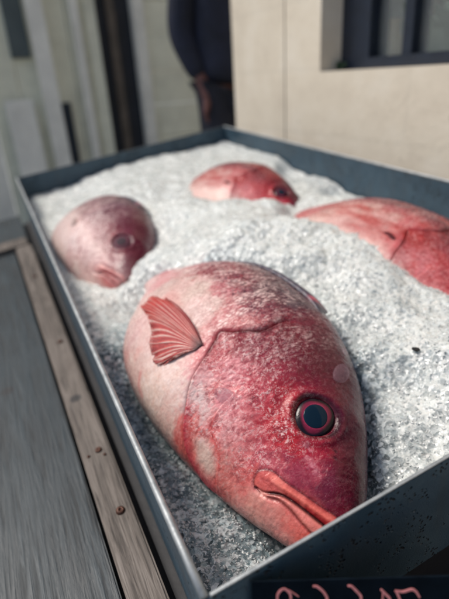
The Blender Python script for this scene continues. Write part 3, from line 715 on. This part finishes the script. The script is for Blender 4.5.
# loose chips
def chips(n, x0, x1, y0, y1, s0, s1, bias=1.0):
    px = rng.uniform(x0, x1, n); py = y0 + (y1 - y0) * rng.random(n) ** bias
    d = fish_dip(px, py); keep = (d > -.004) | (py > .42)
    px, py = px[keep], py[keep]; pz = ice_z(px, py); n = len(px)
    s = s0 * (s1 / s0) ** (rng.random(n) ** 1.8)
    oc = np.array([(1, 0, 0), (-1, 0, 0), (0, 1, 0), (0, -1, 0), (0, 0, 1), (0, 0, -1)], float)
    P = oc[None] * rng.uniform(.45, 1.1, (n, 6, 1)) + rng.normal(0, .22, (n, 6, 3))
    q = rng.normal(size=(n, 4)); q /= np.linalg.norm(q, axis=1, keepdims=True); w, a, b, c = q.T
    Rm = np.stack([np.stack([1-2*(b*b+c*c), 2*(a*b-c*w), 2*(a*c+b*w)], -1), np.stack([2*(a*b+c*w), 1-2*(a*a+c*c), 2*(b*c-a*w)], -1), np.stack([2*(a*c-b*w), 2*(b*c+a*w), 1-2*(a*a+b*b)], -1)], 1)
    P = np.einsum('nij,nkj->nki', Rm, P * np.array([1, .85, .6])) * s[:, None, None]
    P += np.stack([px, py, pz - s * .02], -1)[:, None, :]
    P[..., 0] = np.clip(P[..., 0], .002, TW - .002); P[..., 1] = np.clip(P[..., 1], .002, TL - .002)
    f = np.array([(0, 2, 4), (2, 1, 4), (1, 3, 4), (3, 0, 4), (2, 0, 5), (1, 2, 5), (3, 1, 5), (0, 3, 5)])
    return P.reshape(-1, 3), (f[None] + 6 * np.arange(n)[:, None, None]).reshape(-1, 3)
me = mesh_np(V, F, 'ice_bed')
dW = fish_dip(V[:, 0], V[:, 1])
wet_shade = np.clip(.22 * sstep(.30, .05, V[:, 1]) + .95 * np.exp(-np.clip(dW, 0, None) / .016) * (V[:, 1] < .40) + .85 * sstep(.13, .04, V[:, 0]) * sstep(.50, .30, V[:, 1]), 0, 1)  # wet ice near the front and fish, plus painted shade in the left channel
wet_shade = np.clip(wet_shade + .25 * fbm(V[:, 0] * 60, V[:, 1] * 60, 9.0) * (wet_shade > .03), 0, 1)
set_col(me, np.repeat(wet_shade[:, None], 3, 1), 'WetShade')
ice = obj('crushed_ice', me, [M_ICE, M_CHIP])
parts = [chips(6500, .003, .40, .003, .28, .0008, .0026), chips(3000, .003, TW - .003, .003, .50, .0010, .0028), chips(300, .003, TW - .003, .45, TL - .01, .002, .004),
         chips(2200, .003, .13, .003, .30, .0012, .0038)]
bm = bmesh.new(); bm.from_mesh(me)
for P_, f_ in parts:
    mt = mesh_np(P_, f_, 'tmp'); off = len(bm.faces); bm.from_mesh(mt); bm.faces.ensure_lookup_table()
    for q in range(off, len(bm.faces)): bm.faces[q].material_index = 1; bm.faces[q].smooth = True
    bpy.data.meshes.remove(mt)
bm.to_mesh(me); bm.free()
ice.matrix_world = TILT
tag(ice, 'bed of crushed white ice heaped round the fish in the metal tray', 'ice', kind='stuff')

# small dark fleck on the ice, and loose clear scales on the forehead
bm = bmesh.new()
pts = [(-.0026, .0030), (-.0008, .0042), (.0010, .0018), (.0026, -.0006), (.0018, -.0030), (-.0002, -.0022), (-.0016, -.0034), (-.0022, -.0004)]
vt = [bm.verts.new((x, y, .0009 + .0004 * math.sin(9 * x * 300))) for x, y in pts]; vb = [bm.verts.new((x, y, -.0006)) for x, y in pts]
bm.faces.new(vt); bm.faces.new(vb[::-1])
for i in range(8): bm.faces.new((vt[i - 1], vb[i - 1], vb[i], vt[i]))
fl = obj('debris', mesh_bm(bm), mat('black_grit', (.008, .008, .008), .5), smooth=False)
fx, fy = .2625, .118
fl.matrix_world = TILT @ Matrix.Translation((fx, fy, float(ice_z(np.array([fx]), np.array([fy]))[0]) + .003))
tag(fl, 'tiny black fleck of debris lying on the ice to the right of the fish head', 'debris')
M_SC = mat('clear_scale', (.40, .24, .29), .20, Alpha=.15, Specular_IOR_Level=.3, Coat_Weight=.08, Coat_Roughness=.05)
def loose_scale(x, y, r, label):
    nrm = flank_normal(x, y); bm = bmesh.new(); n = 28
    rim = []; 
    for h in (.0006, -.0006):
        c = bm.verts.new((0, 0, h + r * .10)); ring = [bm.verts.new((r * math.cos(2*math.pi*k/n) * (1 + .06 * math.sin(3*2*math.pi*k/n)), .60 * r * math.sin(2*math.pi*k/n), h)) for k in range(n)]
        mid = [bm.verts.new((v.co.x * .86, v.co.y * .86, h + (.0007 if h > 0 else 0))) for v in ring]
        for k in range(n):
            f1 = (c, mid[k], mid[(k + 1) % n]); f2 = (mid[k], ring[k], ring[(k + 1) % n], mid[(k + 1) % n])
            bm.faces.new(f1 if h > 0 else f1[::-1]); bm.faces.new(f2 if h > 0 else f2[::-1])
        rim.append(ring)
    for k in range(n): bm.faces.new((rim[0][k], rim[1][k], rim[1][(k + 1) % n], rim[0][(k + 1) % n]))
    o = obj('fish_scale', mesh_bm(bm), M_SC)
    p = Vector((y, x, float(zat(x, y)))) * HL + nrm * .0012
    o.matrix_world = fish_matrix(*F0) @ Matrix.Translation(p) @ nrm.to_track_quat('Z', 'Y').to_matrix().to_4x4() @ Matrix.Rotation(R_(-35), 4, 'Z')
    return tag(o, label, 'fish scale', 'loose scales on the fish')
loose_scale(.606, .485, .0118, 'larger loose clear oval scale stuck on the forehead above the eye of the front fish')
loose_scale(.735, .590, .0055, 'smaller clear scale at the upper outline of the front fish, behind the larger one')

loose_scale(.765, -.055, .0105, 'clear oval scale lying on the cheek of the front fish, behind and below its eye')

# ------------------------------------------------------------------ the tray
tray = empty('fish_tray', TILT.copy(), 'long dark slate grey metal tray holding ice and four fish, pitted sides and bright rim', 'tray')
def part_box(name, m, parent, *a, bev=0.0, seg=2):
    bm = bmesh.new(); box(bm, *a, bev=bev, seg=seg); return obj(name, mesh_bm(bm), m, parent, smooth=False)
wt = .0022
def wall(name, q):                                                # prism from 8 points
    bm = bmesh.new(); v = [bm.verts.new(p) for p in q]
    for f in ((0, 1, 2, 3), (7, 6, 5, 4), (0, 4, 5, 1), (1, 5, 6, 2), (2, 6, 7, 3), (3, 7, 4, 0)): bm.faces.new([v[i] for i in f])
    bmesh.ops.recalc_face_normals(bm, faces=bm.faces)
    return obj(name, mesh_bm(bm), M_TRAY, tray, smooth=False)
fl_ = .005                                                        # the long sides flare a little to the foot
wall('side_wall', [(-wt, -wt, 0), (0, -wt, 0), (0, -wt, -TD), (-fl_, -wt, -TD), (-wt, TL + wt, 0), (0, TL + wt, 0), (0, TL + wt, -TD), (-fl_, TL + wt, -TD)])
wall('side_wall', [(TW, -wt, 0), (TW + wt, -wt, 0), (TW + fl_, -wt, -TD), (TW, -wt, -TD), (TW, TL + wt, 0), (TW + wt, TL + wt, 0), (TW + fl_, TL + wt, -TD), (TW, TL + wt, -TD)])
part_box('end_wall', M_TRAY, tray, -wt, TW + wt, -.0032, -.0004, -.100, -.0006)
part_box('end_wall', M_TRAY, tray, .0002, TW - .0002, TL, TL + wt, -TD, -.0004)
part_box('base', M_TRAY, tray, .0003, TW - .0003, .0003, TL - .0003, -TD - .002, -TD)
part_box('foot_rail', m_plain('black_rail', (.010, .010, .014), .5), tray, -wt, TW + wt, -.0008, .012, -.165, -.1006)
bm = bmesh.new(); tube(bm, [(-.0022, y, .0008) for y in np.linspace(-.002, TL + .002, 30)], .0025, 12); obj('rim', mesh_bm(bm), M_RIM, tray)
bm = bmesh.new(); tube(bm, [(TW + .001, y, .0008) for y in np.linspace(-.002, TL + .002, 30)], .0022, 12); obj('rim', mesh_bm(bm), M_RIM, tray)
part_box('rim', M_RIM, tray, .0012, TW - .002, -.0030, -.0008, -.0004, .0010, bev=.0004)
part_box('rim', m_plain('dull_rim', (.06, .07, .08), .5), tray, .0012, TW - .002, TL - .0004, TL + .0036, -.0004, .0012, bev=.0004)
M_PINK = m_plain('pink_marker', (.80, .27, .27), .5, .3, 300, .0003)
# a small black card stands before the tray, turned to the viewer; its script is cut off by the picture
ce = Vector((0.895490914216179, -0.43381559844250445, -0.09949899046846433)); cu = Vector((0.16749190142694803, 0.12134163823043634, 0.9783775701578299))
cn = ce.cross(cu).normalized(); cp = Vector((.030, -.014, -.03))
MC = Matrix(((ce.x, cu.x, cn.x, cp.x), (ce.y, cu.y, cn.y, cp.y), (ce.z, cu.z, cn.z, cp.z), (0, 0, 0, 1)))
sign = empty('sign', TILT @ MC, 'small black card with pink brush script standing before the near end of the tray', 'sign')
bm = bmesh.new(); box(bm, -.012, .150, -.128, .0262, -.0012, -.0004); obj('card', mesh_bm(bm), m_plain('black_card', (.0045, .008, .013), .9, .3, 60, .0006), sign, smooth=False); bpy.data.materials['black_card'].node_tree.nodes['Principled BSDF'].inputs['Specular IOR Level'].default_value = .04
STROKES = [([(0.0006, -0.018), (0.001, -0.0022), (0.0016, 0.0136), (0.0019, 0.0167), (0.0034, 0.0197), (0.0056, 0.0208), (0.0078, 0.0187), (0.0089, 0.0157), (0.0085, 0.0096), (0.0052, 0.0045), (0.003, 0.0031)], .0013),
 ([(0.003, 0.0031), (0.0068, -0.004), (0.0119, -0.0168)], .0013), ([(0.0056, 0.0208), (0.0094, 0.0186), (0.0133, 0.015)], .0006),
 ([(0.0209, 0.0223), (0.0231, 0.0219), (0.0261, 0.0188), (0.0278, 0.0157), (0.0287, 0.0126), (0.0284, 0.0005), (0.0253, -0.011)], .0013),
 ([(0.0397, 0.022), (0.0419, 0.0212), (0.0447, 0.0176), (0.0465, 0.0149), (0.0472, 0.0119), (0.0466, -0.0002), (0.0432, -0.0117)], .0013),
 ([(0.0576, 0.0186), (0.0608, 0.0144), (0.0628, 0.0113), (0.067, -0.0009), (0.0712, -0.0127)], .0014), ([(0.0595, -0.0123), (0.0591, 0.0032), (0.0588, 0.0166)], .0009),
 ([(0.0658, 0.017), (0.0681, 0.0111), (0.0702, 0.0012), (0.0716, -0.0112)], .0013), ([(0.0652, 0.0172), (0.0696, 0.0165), (0.0741, 0.0179), (0.0766, 0.0162), (0.0788, 0.0121)], .0013)]
bm = bmesh.new()
for qi, (pts, w) in enumerate(STROKES):
    P = smooth_pl(pts, 8); n = len(P); fr = []; h = .0001 + .00003 * qi
    for i, (x, z) in enumerate(P):
        t = P[min(i + 1, n - 1)] - P[max(i - 1, 0)]; t = t / np.linalg.norm(t); q = i / (n - 1)
        ww = w * .5 * (.45 + .55 * math.sin(math.pi * (.12 + .80 * q)) ** .5)
        fr.append([bm.verts.new((x - sg * t[1] * ww, z + sg * t[0] * ww, hh)) for sg, hh in ((-1, h), (1, h), (1, -.0006), (-1, -.0006))])
    for A, B in zip(fr, fr[1:]):
        for k in range(4): bm.faces.new((A[k], A[(k + 1) % 4], B[(k + 1) % 4], B[k]))
    bm.faces.new(fr[0][::-1]); bm.faces.new(fr[-1])
bmesh.ops.recalc_face_normals(bm, faces=bm.faces)
obj('lettering', mesh_bm(bm), M_PINK, sign, smooth=False)

# ------------------------------------------------------------------ the table under the tray
table = empty('display_table', TILT.copy(), 'weathered dark wooden table with a brown grey batten screwed along the left of the tray', 'table')
W_DECK = m_wood('dark_weathered_wood', (.006, .011, .015), (.0140, .0245, .031), (.031, .046, .055), 1.0, 1, .5, stains=((-.118, .46, -.13, .010),))
W_BAT = m_wood('grey_brown_wood', (.060, .047, .038), (.115, .093, .077), (.19, .16, .138), 1.5, 1, .6, stains=((-.037, .372, -.12, .008),))
W_BLK = m_plain('black_stained_wood', (.012, .012, .015), .6, .3, 30)
def board(name, q, z0, z1, m, bev=.0015):
    bm = bmesh.new(); v0 = [bm.verts.new((x, y, z0)) for x, y in q]; v1 = [bm.verts.new((x, y, z1)) for x, y in q]
    bm.faces.new(v0[::-1]); bm.faces.new(v1)
    for i in range(4): bm.faces.new((v0[i], v0[(i + 1) % 4], v1[(i + 1) % 4], v1[i]))
    bmesh.ops.recalc_face_normals(bm, faces=bm.faces)
    if bev: bmesh.ops.bevel(bm, geom=list(bm.edges), offset=bev, segments=2, affect='EDGES')
    return obj(name, mesh_bm(bm), m, table, smooth=False)
board('batten', [(-.016, -.16), (-.045, -.16), (-.0595, 1.0), (-.0245, 1.0)], -.142, -.120, W_BAT, .002)
board('crosspiece', [(-.030, 1.003), (-.62, 1.003), (-.62, 1.06), (-.030, 1.06)], -.142, -.119, W_BAT, .002)
for i in range(4):
    a = -.0505 - .155 * i
    if i == 0: q = [(-.0485, -.16), (a - .152, -.16), (a - .152, 1.0), (-.0635, 1.0)]
    else: q = [(a, -.16), (a - .152, -.16), (a - .152, 1.0), (a, 1.0)]
    board('deck_board', q, -.150, -.130 - .0006 * i, W_DECK)
board('deck_board', [(-.028, 1.063), (-.62, 1.063), (-.62, 1.30), (-.028, 1.30)], -.150, -.131, W_DECK)
board('base_panel', [(-.62, -.16), (.62, -.16), (.62, 1.30), (-.62, 1.30)], -.172, -.1585, W_BLK, 0)
board('bed', [(-.013, .013), (.60, .013), (.60, 1.25), (-.013, 1.25)], -.158, -.1375, W_BLK, 0)
for sx in (-.57, .55):
    for sy in (-.10, 1.22):
        p = TILT @ Vector((sx, sy, -.173)); Lg = (p.z - GROUND) / .99172
        bm = bmesh.new(); box(bm, sx - .03, sx + .03, sy - .03, sy + .03, -.173 - Lg, -.173, bev=.003); obj('leg', mesh_bm(bm), W_BLK, table, smooth=False)
M_SCREW = m_plain('rusty_screw', (.075, .030, .018), .45, .6, 400, .0006, .5)
bm = bmesh.new(); lathe(bm, [(.0, .0012), (.0012, .0012), (.0013, .0024), (.0030, .0021), (.0042, .0010), (.0046, -.0010)], 24)
SCM = mesh_bm(bm)
for i, (x, y, s) in enumerate([(-.0315, .268, .85), (-.0305, .180, 1.0), (-.0268, .258, .4), (-.043, .265, .4), (-.033, .52, .9), (-.038, .80, .9)]):
    if i == 0: sc0 = obj('screw', SCM, M_SCREW, table); o = sc0
    else: o = sc0.copy(); COL.objects.link(o); o.parent = table
    o.location = (x, y, -.1195); o.scale = (s, s, s); o.rotation_euler = (R_(8), R_(-6), i)

# ------------------------------------------------------------------ behind: brick house with a window, shed front, boards, a person
M_BRICK = m_brick()
M_NAVY = m_plain('navy_paint', (.010, .016, .030), .4, .2, 30)
house = empty('brick_house', Matrix.Translation((.70, .6, GROUND)), 'cream whitewashed masonry house wall with a dark framed window, right behind the tray', 'house')
inv = house.matrix_world.inverted()
def hbox(name, m, parent, boxes, bev=0.0):
    bm = bmesh.new()
    for b in boxes: box(bm, *b, bev=bev)
    bmesh.ops.transform(bm, matrix=inv, verts=bm.verts)
    return obj(name, mesh_bm(bm), m, parent, smooth=False)
Z0, Z1 = GROUND, 2.3
hbox('wall', M_BRICK, house, [(.70, 1.0, .89, 1.043, Z0, Z1), (.698, 3.2, 1.046, 1.345, Z0, Z1), (.70, 1.0, -2.2, .25, Z0, Z1), (.70, 1.0, .25, .89, Z0, .243), (.70, 1.0, .25, .89, 1.15, Z1)])
win = hbox('window', M_NAVY, house, [(.760, .815, .792, .8895, .244, 1.149), (.760, .815, .2505, .34, .244, 1.149), (.760, .815, .34, .792, .244, .266), (.760, .815, .34, .792, 1.07, 1.149), (.766, .812, .672, .698, .266, 1.07)], .0)
M_GLASS = mat('window_glass', (.9, .95, .95), .02, Transmission_Weight=.92, IOR=1.2)
hbox('pane', M_GLASS, win, [(.786, .790, .698, .792, .266, 1.07)]); hbox('pane', M_GLASS, win, [(.786, .790, .34, .672, .266, 1.07)])
hbox('room', m_plain('dim_room', (.05, .04, .045), .8), house, [(1.9, 1.95, -.6, 1.04, Z0, Z1), (1.001, 1.9, -.6, 1.04, Z0, -.3), (1.001, 1.9, -.65, -.6, Z0, Z1), (1.001, 1.9, -.6, 1.04, 1.9, Z1)])
hbox('reflection_panel', m_plain('pale_reflection', (.42, .50, .45), .9), house, [(.885, .9, .79, .93, .244, 1.1)])  # added pale panel, stands for the sky reflected in the left pane
bm = bmesh.new(); lathe(bm, [(.0, 0), (.016, 0), (.021, .012), (.020, .030), (.012, .044), (.010, .056), (.013, .062), (.010, .060), (.0, .020)], 28)
v = obj('vase', mesh_bm(bm), m_plain('cream_glaze', (.66, .50, .32), .3, .15, 40)); v.matrix_world = Matrix.Translation((.845, .815, .2435)) @ Matrix.Scale(1.6, 4); tag(v, 'small cream vase behind the left window pane', 'vase')
def tuft(name, loc, n, h, col, label, wid=.12):
    bm = bmesh.new(); rr = random.Random(len(name) + n)
    for i in range(n):
        a = rr.uniform(0, 6.283); l = rr.uniform(.1, .7); L = h * rr.uniform(.5, 1.0); w = h * wid; d = Vector((math.cos(a) * l, math.sin(a) * l, 1)).normalized(); sd = d.cross(Vector((math.sin(a), -math.cos(a), .1))).normalized()
        b = Vector((rr.uniform(-.2, .2) * h, rr.uniform(-.2, .2) * h, 0))
        p = [b, b + d * L * .5 + sd * w, b + d * L - Vector((0, 0, L * .25)), b + d * L * .5 - sd * w]
        up = [bm.verts.new(q + Vector((0, 0, .0006))) for q in p]; dn = [bm.verts.new(q) for q in p]
        bm.faces.new(up); bm.faces.new(dn[::-1])
        for k in range(4): bm.faces.new((up[k - 1], dn[k - 1], dn[k], up[k]))
    bmesh.ops.recalc_face_normals(bm, faces=bm.faces)
    o = obj(name, mesh_bm(bm), m_plain(name + '_leaf', col, .5), smooth=False); o.location = loc; return tag(o, label, 'plant')
tuft('moss_tuft', (.742, .868, .2435), 40, .030, (.035, .075, .040), 'small green tuft growing in the left corner of the window ledge')
tuft('potted_plant', (.90, .70, .2435), 70, .20, (.20, .27, .18), 'pale green leafy plant inside behind the right window pane')

W_SHED = m_plain('faded_board_paint', (.80, .77, .61), .75, .16, 5)
W_PALE = m_plain('pale_board_paint', (.82, .78, .69), .7, .15, 6)
W_GREY = m_plain('grey_green_paint', (.085, .105, .105), .7, .2, 6)
shed = empty('shed', Matrix.Translation((.6, 3.0, GROUND)), 'faded beige boarded shed front with a narrow dark doorway, beyond the tray', 'shed')
def sbox(name, m, boxes, parent=shed, bev=0.0):
    bm = bmesh.new()
    for b in boxes: box(bm, *b, bev=bev)
    bmesh.ops.transform(bm, matrix=shed.matrix_world.inverted(), verts=bm.verts)
    return obj(name, mesh_bm(bm), m, parent, smooth=False)
clad = [(-2.4 + .22 * k, -2.4 + .22 * k + .214, 3.0 + .004 * (k % 2), 3.06, Z0, Z1) for k in range(11)] 
sbox('wall', W_PALE, clad)
sbox('wall', W_SHED, [(.02 + .16 * k, .02 + .16 * k + .155, 3.002 + .004 * (k % 2), 3.06, Z0, Z1) for k in range(4)])
sbox('wall', W_SHED, [(.945, 3.4, 3.0 - .012 * 0, 3.06, Z0 + .19 * k, Z0 + .19 * k + .184) for k in range(15)])
sbox('door_jamb', W_PALE, [(.878, .944, 2.975, 3.05, Z0, Z1)]); sbox('door_jamb', W_SHED, [(.600, .664, 2.985, 3.07, Z0, Z1)])
sbox('door', m_plain('dark_door', (.016, .018, .026), .6), [(.664, .878, 3.05, 3.09, Z0, Z1)])
sbox('door_rail', m_plain('brown_rail', (.11, .085, .065), .7), [(.735, .782, 3.02, 3.05, Z0, Z1)])
sbox('corner_post', W_PALE, [(.520, .566, 2.96, 3.0, Z0, Z1)])
sbox('vent_panel', W_GREY, [(.175, .275, 2.975, 3.0, .40, 1.3)])
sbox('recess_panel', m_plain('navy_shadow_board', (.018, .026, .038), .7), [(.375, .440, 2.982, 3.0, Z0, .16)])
def lean_board(x0, x1, z1, tilt, m, label):
    bm = bmesh.new(); L = z1 - GROUND; box(bm, x0, x1, -.012, .012, 0, L, bev=.004)
    o = obj('leaning_board', mesh_bm(bm), m, smooth=False)
    o.matrix_world = Matrix.Translation((0, 2.955 - math.tan(tilt) * L, GROUND + .005)) @ Matrix.Rotation(-tilt, 4, 'X')
    return tag(o, label, 'board')
lean_board(.085, .235, .19, R_(6), W_PALE, 'short pale board leaning on the shed at the far left')
lean_board(.285, .372, 1.5, R_(3), W_PALE, 'tall pale narrow board leaning on the shed left of its dark doorway')

# person in dark clothes beside the house corner
M_SKIN = m_plain('skin', (.14, .055, .05), .5, .1, 40); M_JKT = m_plain('navy_jacket', (.010, .014, .032), .85, .35, 14, .006); M_TRS = m_plain('dark_trousers', (.012, .014, .026), .85, .3, 14, .006)
def skin_obj(name, chains, m, parent=None, sub=2):
    V = []; E = []; Rr = []; key = {}
    for ch in chains:
        pr = None
        for (p, r) in ch:
            k = tuple(round(c, 4) for c in p)
            if k not in key: key[k] = len(V); V.append(p); Rr.append(r)
            if pr is not None and (pr, key[k]) not in E and pr != key[k]: E.append((pr, key[k]))
            pr = key[k]
    me = bpy.data.meshes.new(name); me.from_pydata(V, E, []); o = bpy.data.objects.new(name, me); COL.objects.link(o); me.materials.append(m)
    md = o.modifiers.new('Skin', 'SKIN'); md.use_smooth_shade = True
    for i, sv in enumerate(me.skin_vertices[0].data):
        rr = Rr[i]; sv.radius = rr if isinstance(rr, tuple) else (rr, rr); sv.use_root = (i == 0)
    s = o.modifiers.new('Sub', 'SUBSURF'); s.levels = sub; s.render_levels = sub
    if parent: o.parent = parent
    return o
PX, PY = 1.00, 2.03
def pp(x, y, z): return (x - PX, y - PY, z - GROUND)
pel = (pp(1.0, 2.03, .27), (.085, .07)); che = (pp(1.0, 2.04, .60), (.15, .105)); nek = (pp(1.0, 2.03, .80), .058); hd0 = (pp(1.0, 2.01, .90), .075); hd1 = (pp(1.0, 2.0, 1.00), .088); hd2 = (pp(1.0, 2.01, 1.07), .06)
shL = (pp(.865, 2.04, .735), .062); elL = (pp(.805, 2.07, .42), .044); wrL = (pp(.875, 1.99, .205), .029)
shR = (pp(1.135, 2.04, .735), .062); elR = (pp(1.20, 2.06, .43), .044); wrR = (pp(1.19, 2.0, .18), .029)
hiL = (pp(.945, 2.03, .20), .060); knL = (pp(.935, 2.01, -.18), .058); anL = (pp(.935, 2.05, -.575), .038); toL = (pp(.925, 1.90, -.622), .030)
hiR = (pp(1.055, 2.03, .20), .060); knR = (pp(1.07, 2.01, -.18), .058); anR = (pp(1.075, 2.05, -.575), .038); toR = (pp(1.085, 1.90, -.622), .030)
def hand(w, dx, dy):
    x, y, z = w; palm = ((x + dx * .4, y + dy * .4, z - .06), (.034, .02)); ch = [[(w, .029), palm]]
    for k in range(4):
        o = (k - 1.5) * .018; L = (.036, .042, .040, .032)[k]; b = palm[0]
        k1 = ((b[0] + o, b[1] - .004, b[2] - .035), .0095); k2 = ((b[0] + o * 1.05 + dx * .25, b[1] + dy * .2, b[2] - .035 - L * .8), .009); k3 = ((b[0] + o * 1.05 + dx * .7, b[1] + dy * .5 + .006, b[2] - .035 - L * 1.5), .008)
        ch.append([palm, k1, k2, k3])
    b = palm[0]; ch.append([((x + dx * .2, y + dy * .2, z - .025), .02), ((b[0] - .028 * (1 if dx > 0 else -1), b[1] - .022, b[2] - .012), .011), ((b[0] - .034 * (1 if dx > 0 else -1), b[1] - .034, b[2] - .045), .009)])
    ch[0].insert(1, ch[-1][0]); return ch
person = skin_obj('person', [[pel, che, nek, hd0, hd1, hd2], [che, shL, elL, wrL], [che, shR, elR, wrR], [pel, hiL, knL, anL, toL], [pel, hiR, knR, anR, toR]] + hand(wrL[0], .03, -.02) + hand(wrR[0], -.02, -.02), M_SKIN)
person.location = (PX, PY, GROUND); tag(person, 'person in a dark navy jacket standing beside the corner of the cream house, arm bent', 'person')
g = lambda p, a: (p[0], tuple(v + a for v in p[1]) if isinstance(p[1], tuple) else p[1] + a)
hem = (pp(1.0, 2.03, .20), (.155, .12))
skin_obj('jacket', [[hem, g(pel, .065), g(che, .022), (pp(1.0, 2.035, .77), .072)], [g(che, .022), g(shL, .020), g(elL, .020), (pp(.862, 2.0, .235), .044)], [g(che, .022), g(shR, .020), g(elR, .020), (pp(1.192, 2.005, .22), .044)]], M_JKT, person)
skin_obj('trousers', [[g(pel, .050), g(hiL, .040), g(knL, .020), (pp(.935, 2.05, -.55), .060)], [g(pel, .050), g(hiR, .040), g(knR, .020), (pp(1.075, 2.05, -.55), .060)]], M_TRS, person)
bm = bmesh.new(); bmesh.ops.create_uvsphere(bm, u_segments=24, v_segments=14, radius=.1)
for vv in bm.verts: vv.co = Vector((vv.co.x * .98, vv.co.y * 1.05, max(vv.co.z, -.035) * 1.0))
hr = obj('hair', mesh_bm(bm), m_plain('dark_hair', (.015, .012, .010), .6), person); hr.location = pp(1.0, 2.02, 1.03)
bm = bmesh.new()
for sx in (-.032, .032): bmesh.ops.create_uvsphere(bm, u_segments=10, v_segments=8, radius=.011, matrix=Matrix.Translation((sx, -.082, 0)))
bmesh.ops.create_cone(bm, segments=8, radius1=.014, radius2=.004, depth=.045, cap_ends=True, matrix=Matrix.Translation((0, -.095, -.022)))
obj('face', mesh_bm(bm), M_SKIN, person).location = pp(1.0, 2.0, .985)
for sx in (-.93, 0): pass
for a in (anL, anR):
    bm = bmesh.new(); box(bm, -.042, .042, -.17, .07, -.002, .065, bev=.02, seg=3); o = obj('shoe', mesh_bm(bm), m_plain('black_shoe', (.01, .01, .012), .5), person); o.location = (a[0][0], a[0][1], .002)

# ground
bm = bmesh.new(); s = 400
vs = [bm.verts.new(p) for p in ((-s, -s, GROUND), (s, -s, GROUND), (s, s, GROUND), (-s, s, GROUND))]; bm.faces.new(vs)
gr = obj('ground', mesh_bm(bm), m_plain('grey_paving', (.30, .31, .29), .85, .25, 4, .004), smooth=False); gr['kind'] = 'structure'; gr['label'] = 'grey paved ground under the table and in front of the shed'; gr['category'] = 'ground'

# ------------------------------------------------------------------ light
w = bpy.data.worlds.new('World'); SC.world = w; w.use_nodes = True
nt = w.node_tree; bg = nt.nodes['Background']; sky = nt.nodes.new('ShaderNodeTexSky'); sky.sky_type = 'NISHITA'; sky.sun_disc = False
SUN = Vector((-.44, .36, .80)).normalized()
sky.sun_elevation = math.asin(SUN.z); sky.sun_rotation = math.atan2(SUN.x, SUN.y); sky.air_density = 1.0; sky.dust_density = 2.5
nt.links.new(sky.outputs[0], bg.inputs[0]); bg.inputs[1].default_value = .085
sl = bpy.data.lights.new('sun', 'SUN'); sl.energy = 1.95; sl.angle = R_(20); sl.color = (1, .94, .86)
so = bpy.data.objects.new('sun', sl); COL.objects.link(so); so.rotation_euler = SUN.to_track_quat('Z', 'Y').to_euler()

# ------------------------------------------------------------------ camera
Rc = Matrix(((0.8893346577759175, -0.3335756057129538, 0.3127477925610794), (-0.43306936800925405, -0.39495919102088045, 0.8102210562063892), (-0.14674736444194542, -0.8559991546148674, -0.49571227373142096)))
Mc = Matrix(((Rc[0][0], -Rc[0][1], -Rc[0][2], -0.020195372373518657), (Rc[1][0], -Rc[1][1], -Rc[1][2], -0.15063269997803194), (Rc[2][0], -Rc[2][1], -Rc[2][2], 0.2586540868264469), (0, 0, 0, 1)))
cd = bpy.data.cameras.new('camera'); cam = bpy.data.objects.new('camera', cd); COL.objects.link(cam); SC.camera = cam
cam.matrix_world = TILT @ Mc
cd.sensor_fit = 'HORIZONTAL'; cd.sensor_width = 36; cd.lens = 485.32 / 449 * 36; cd.clip_start = .01; cd.clip_end = 2000
eyep = fish_matrix(*F0) @ (Vector((EYE[1], EYE[0], float(zat(*EYE)))) * HL)
fd = -(cam.matrix_world.inverted() @ eyep).z - .028
cd.dof.use_dof = True; cd.dof.focus_distance = fd; cd.dof.aperture_fstop = cd.lens / 6.5; cd.dof.aperture_blades = 0
SC.view_settings.view_transform = 'Standard'; SC.view_settings.look = 'None'; SC.view_settings.gamma = 1; SC.view_settings.exposure = 0.65
SC.render.engine = 'CYCLES'; SC.cycles.use_denoising = True; SC.cycles.max_bounces = 8; SC.cycles.transmission_bounces = 6
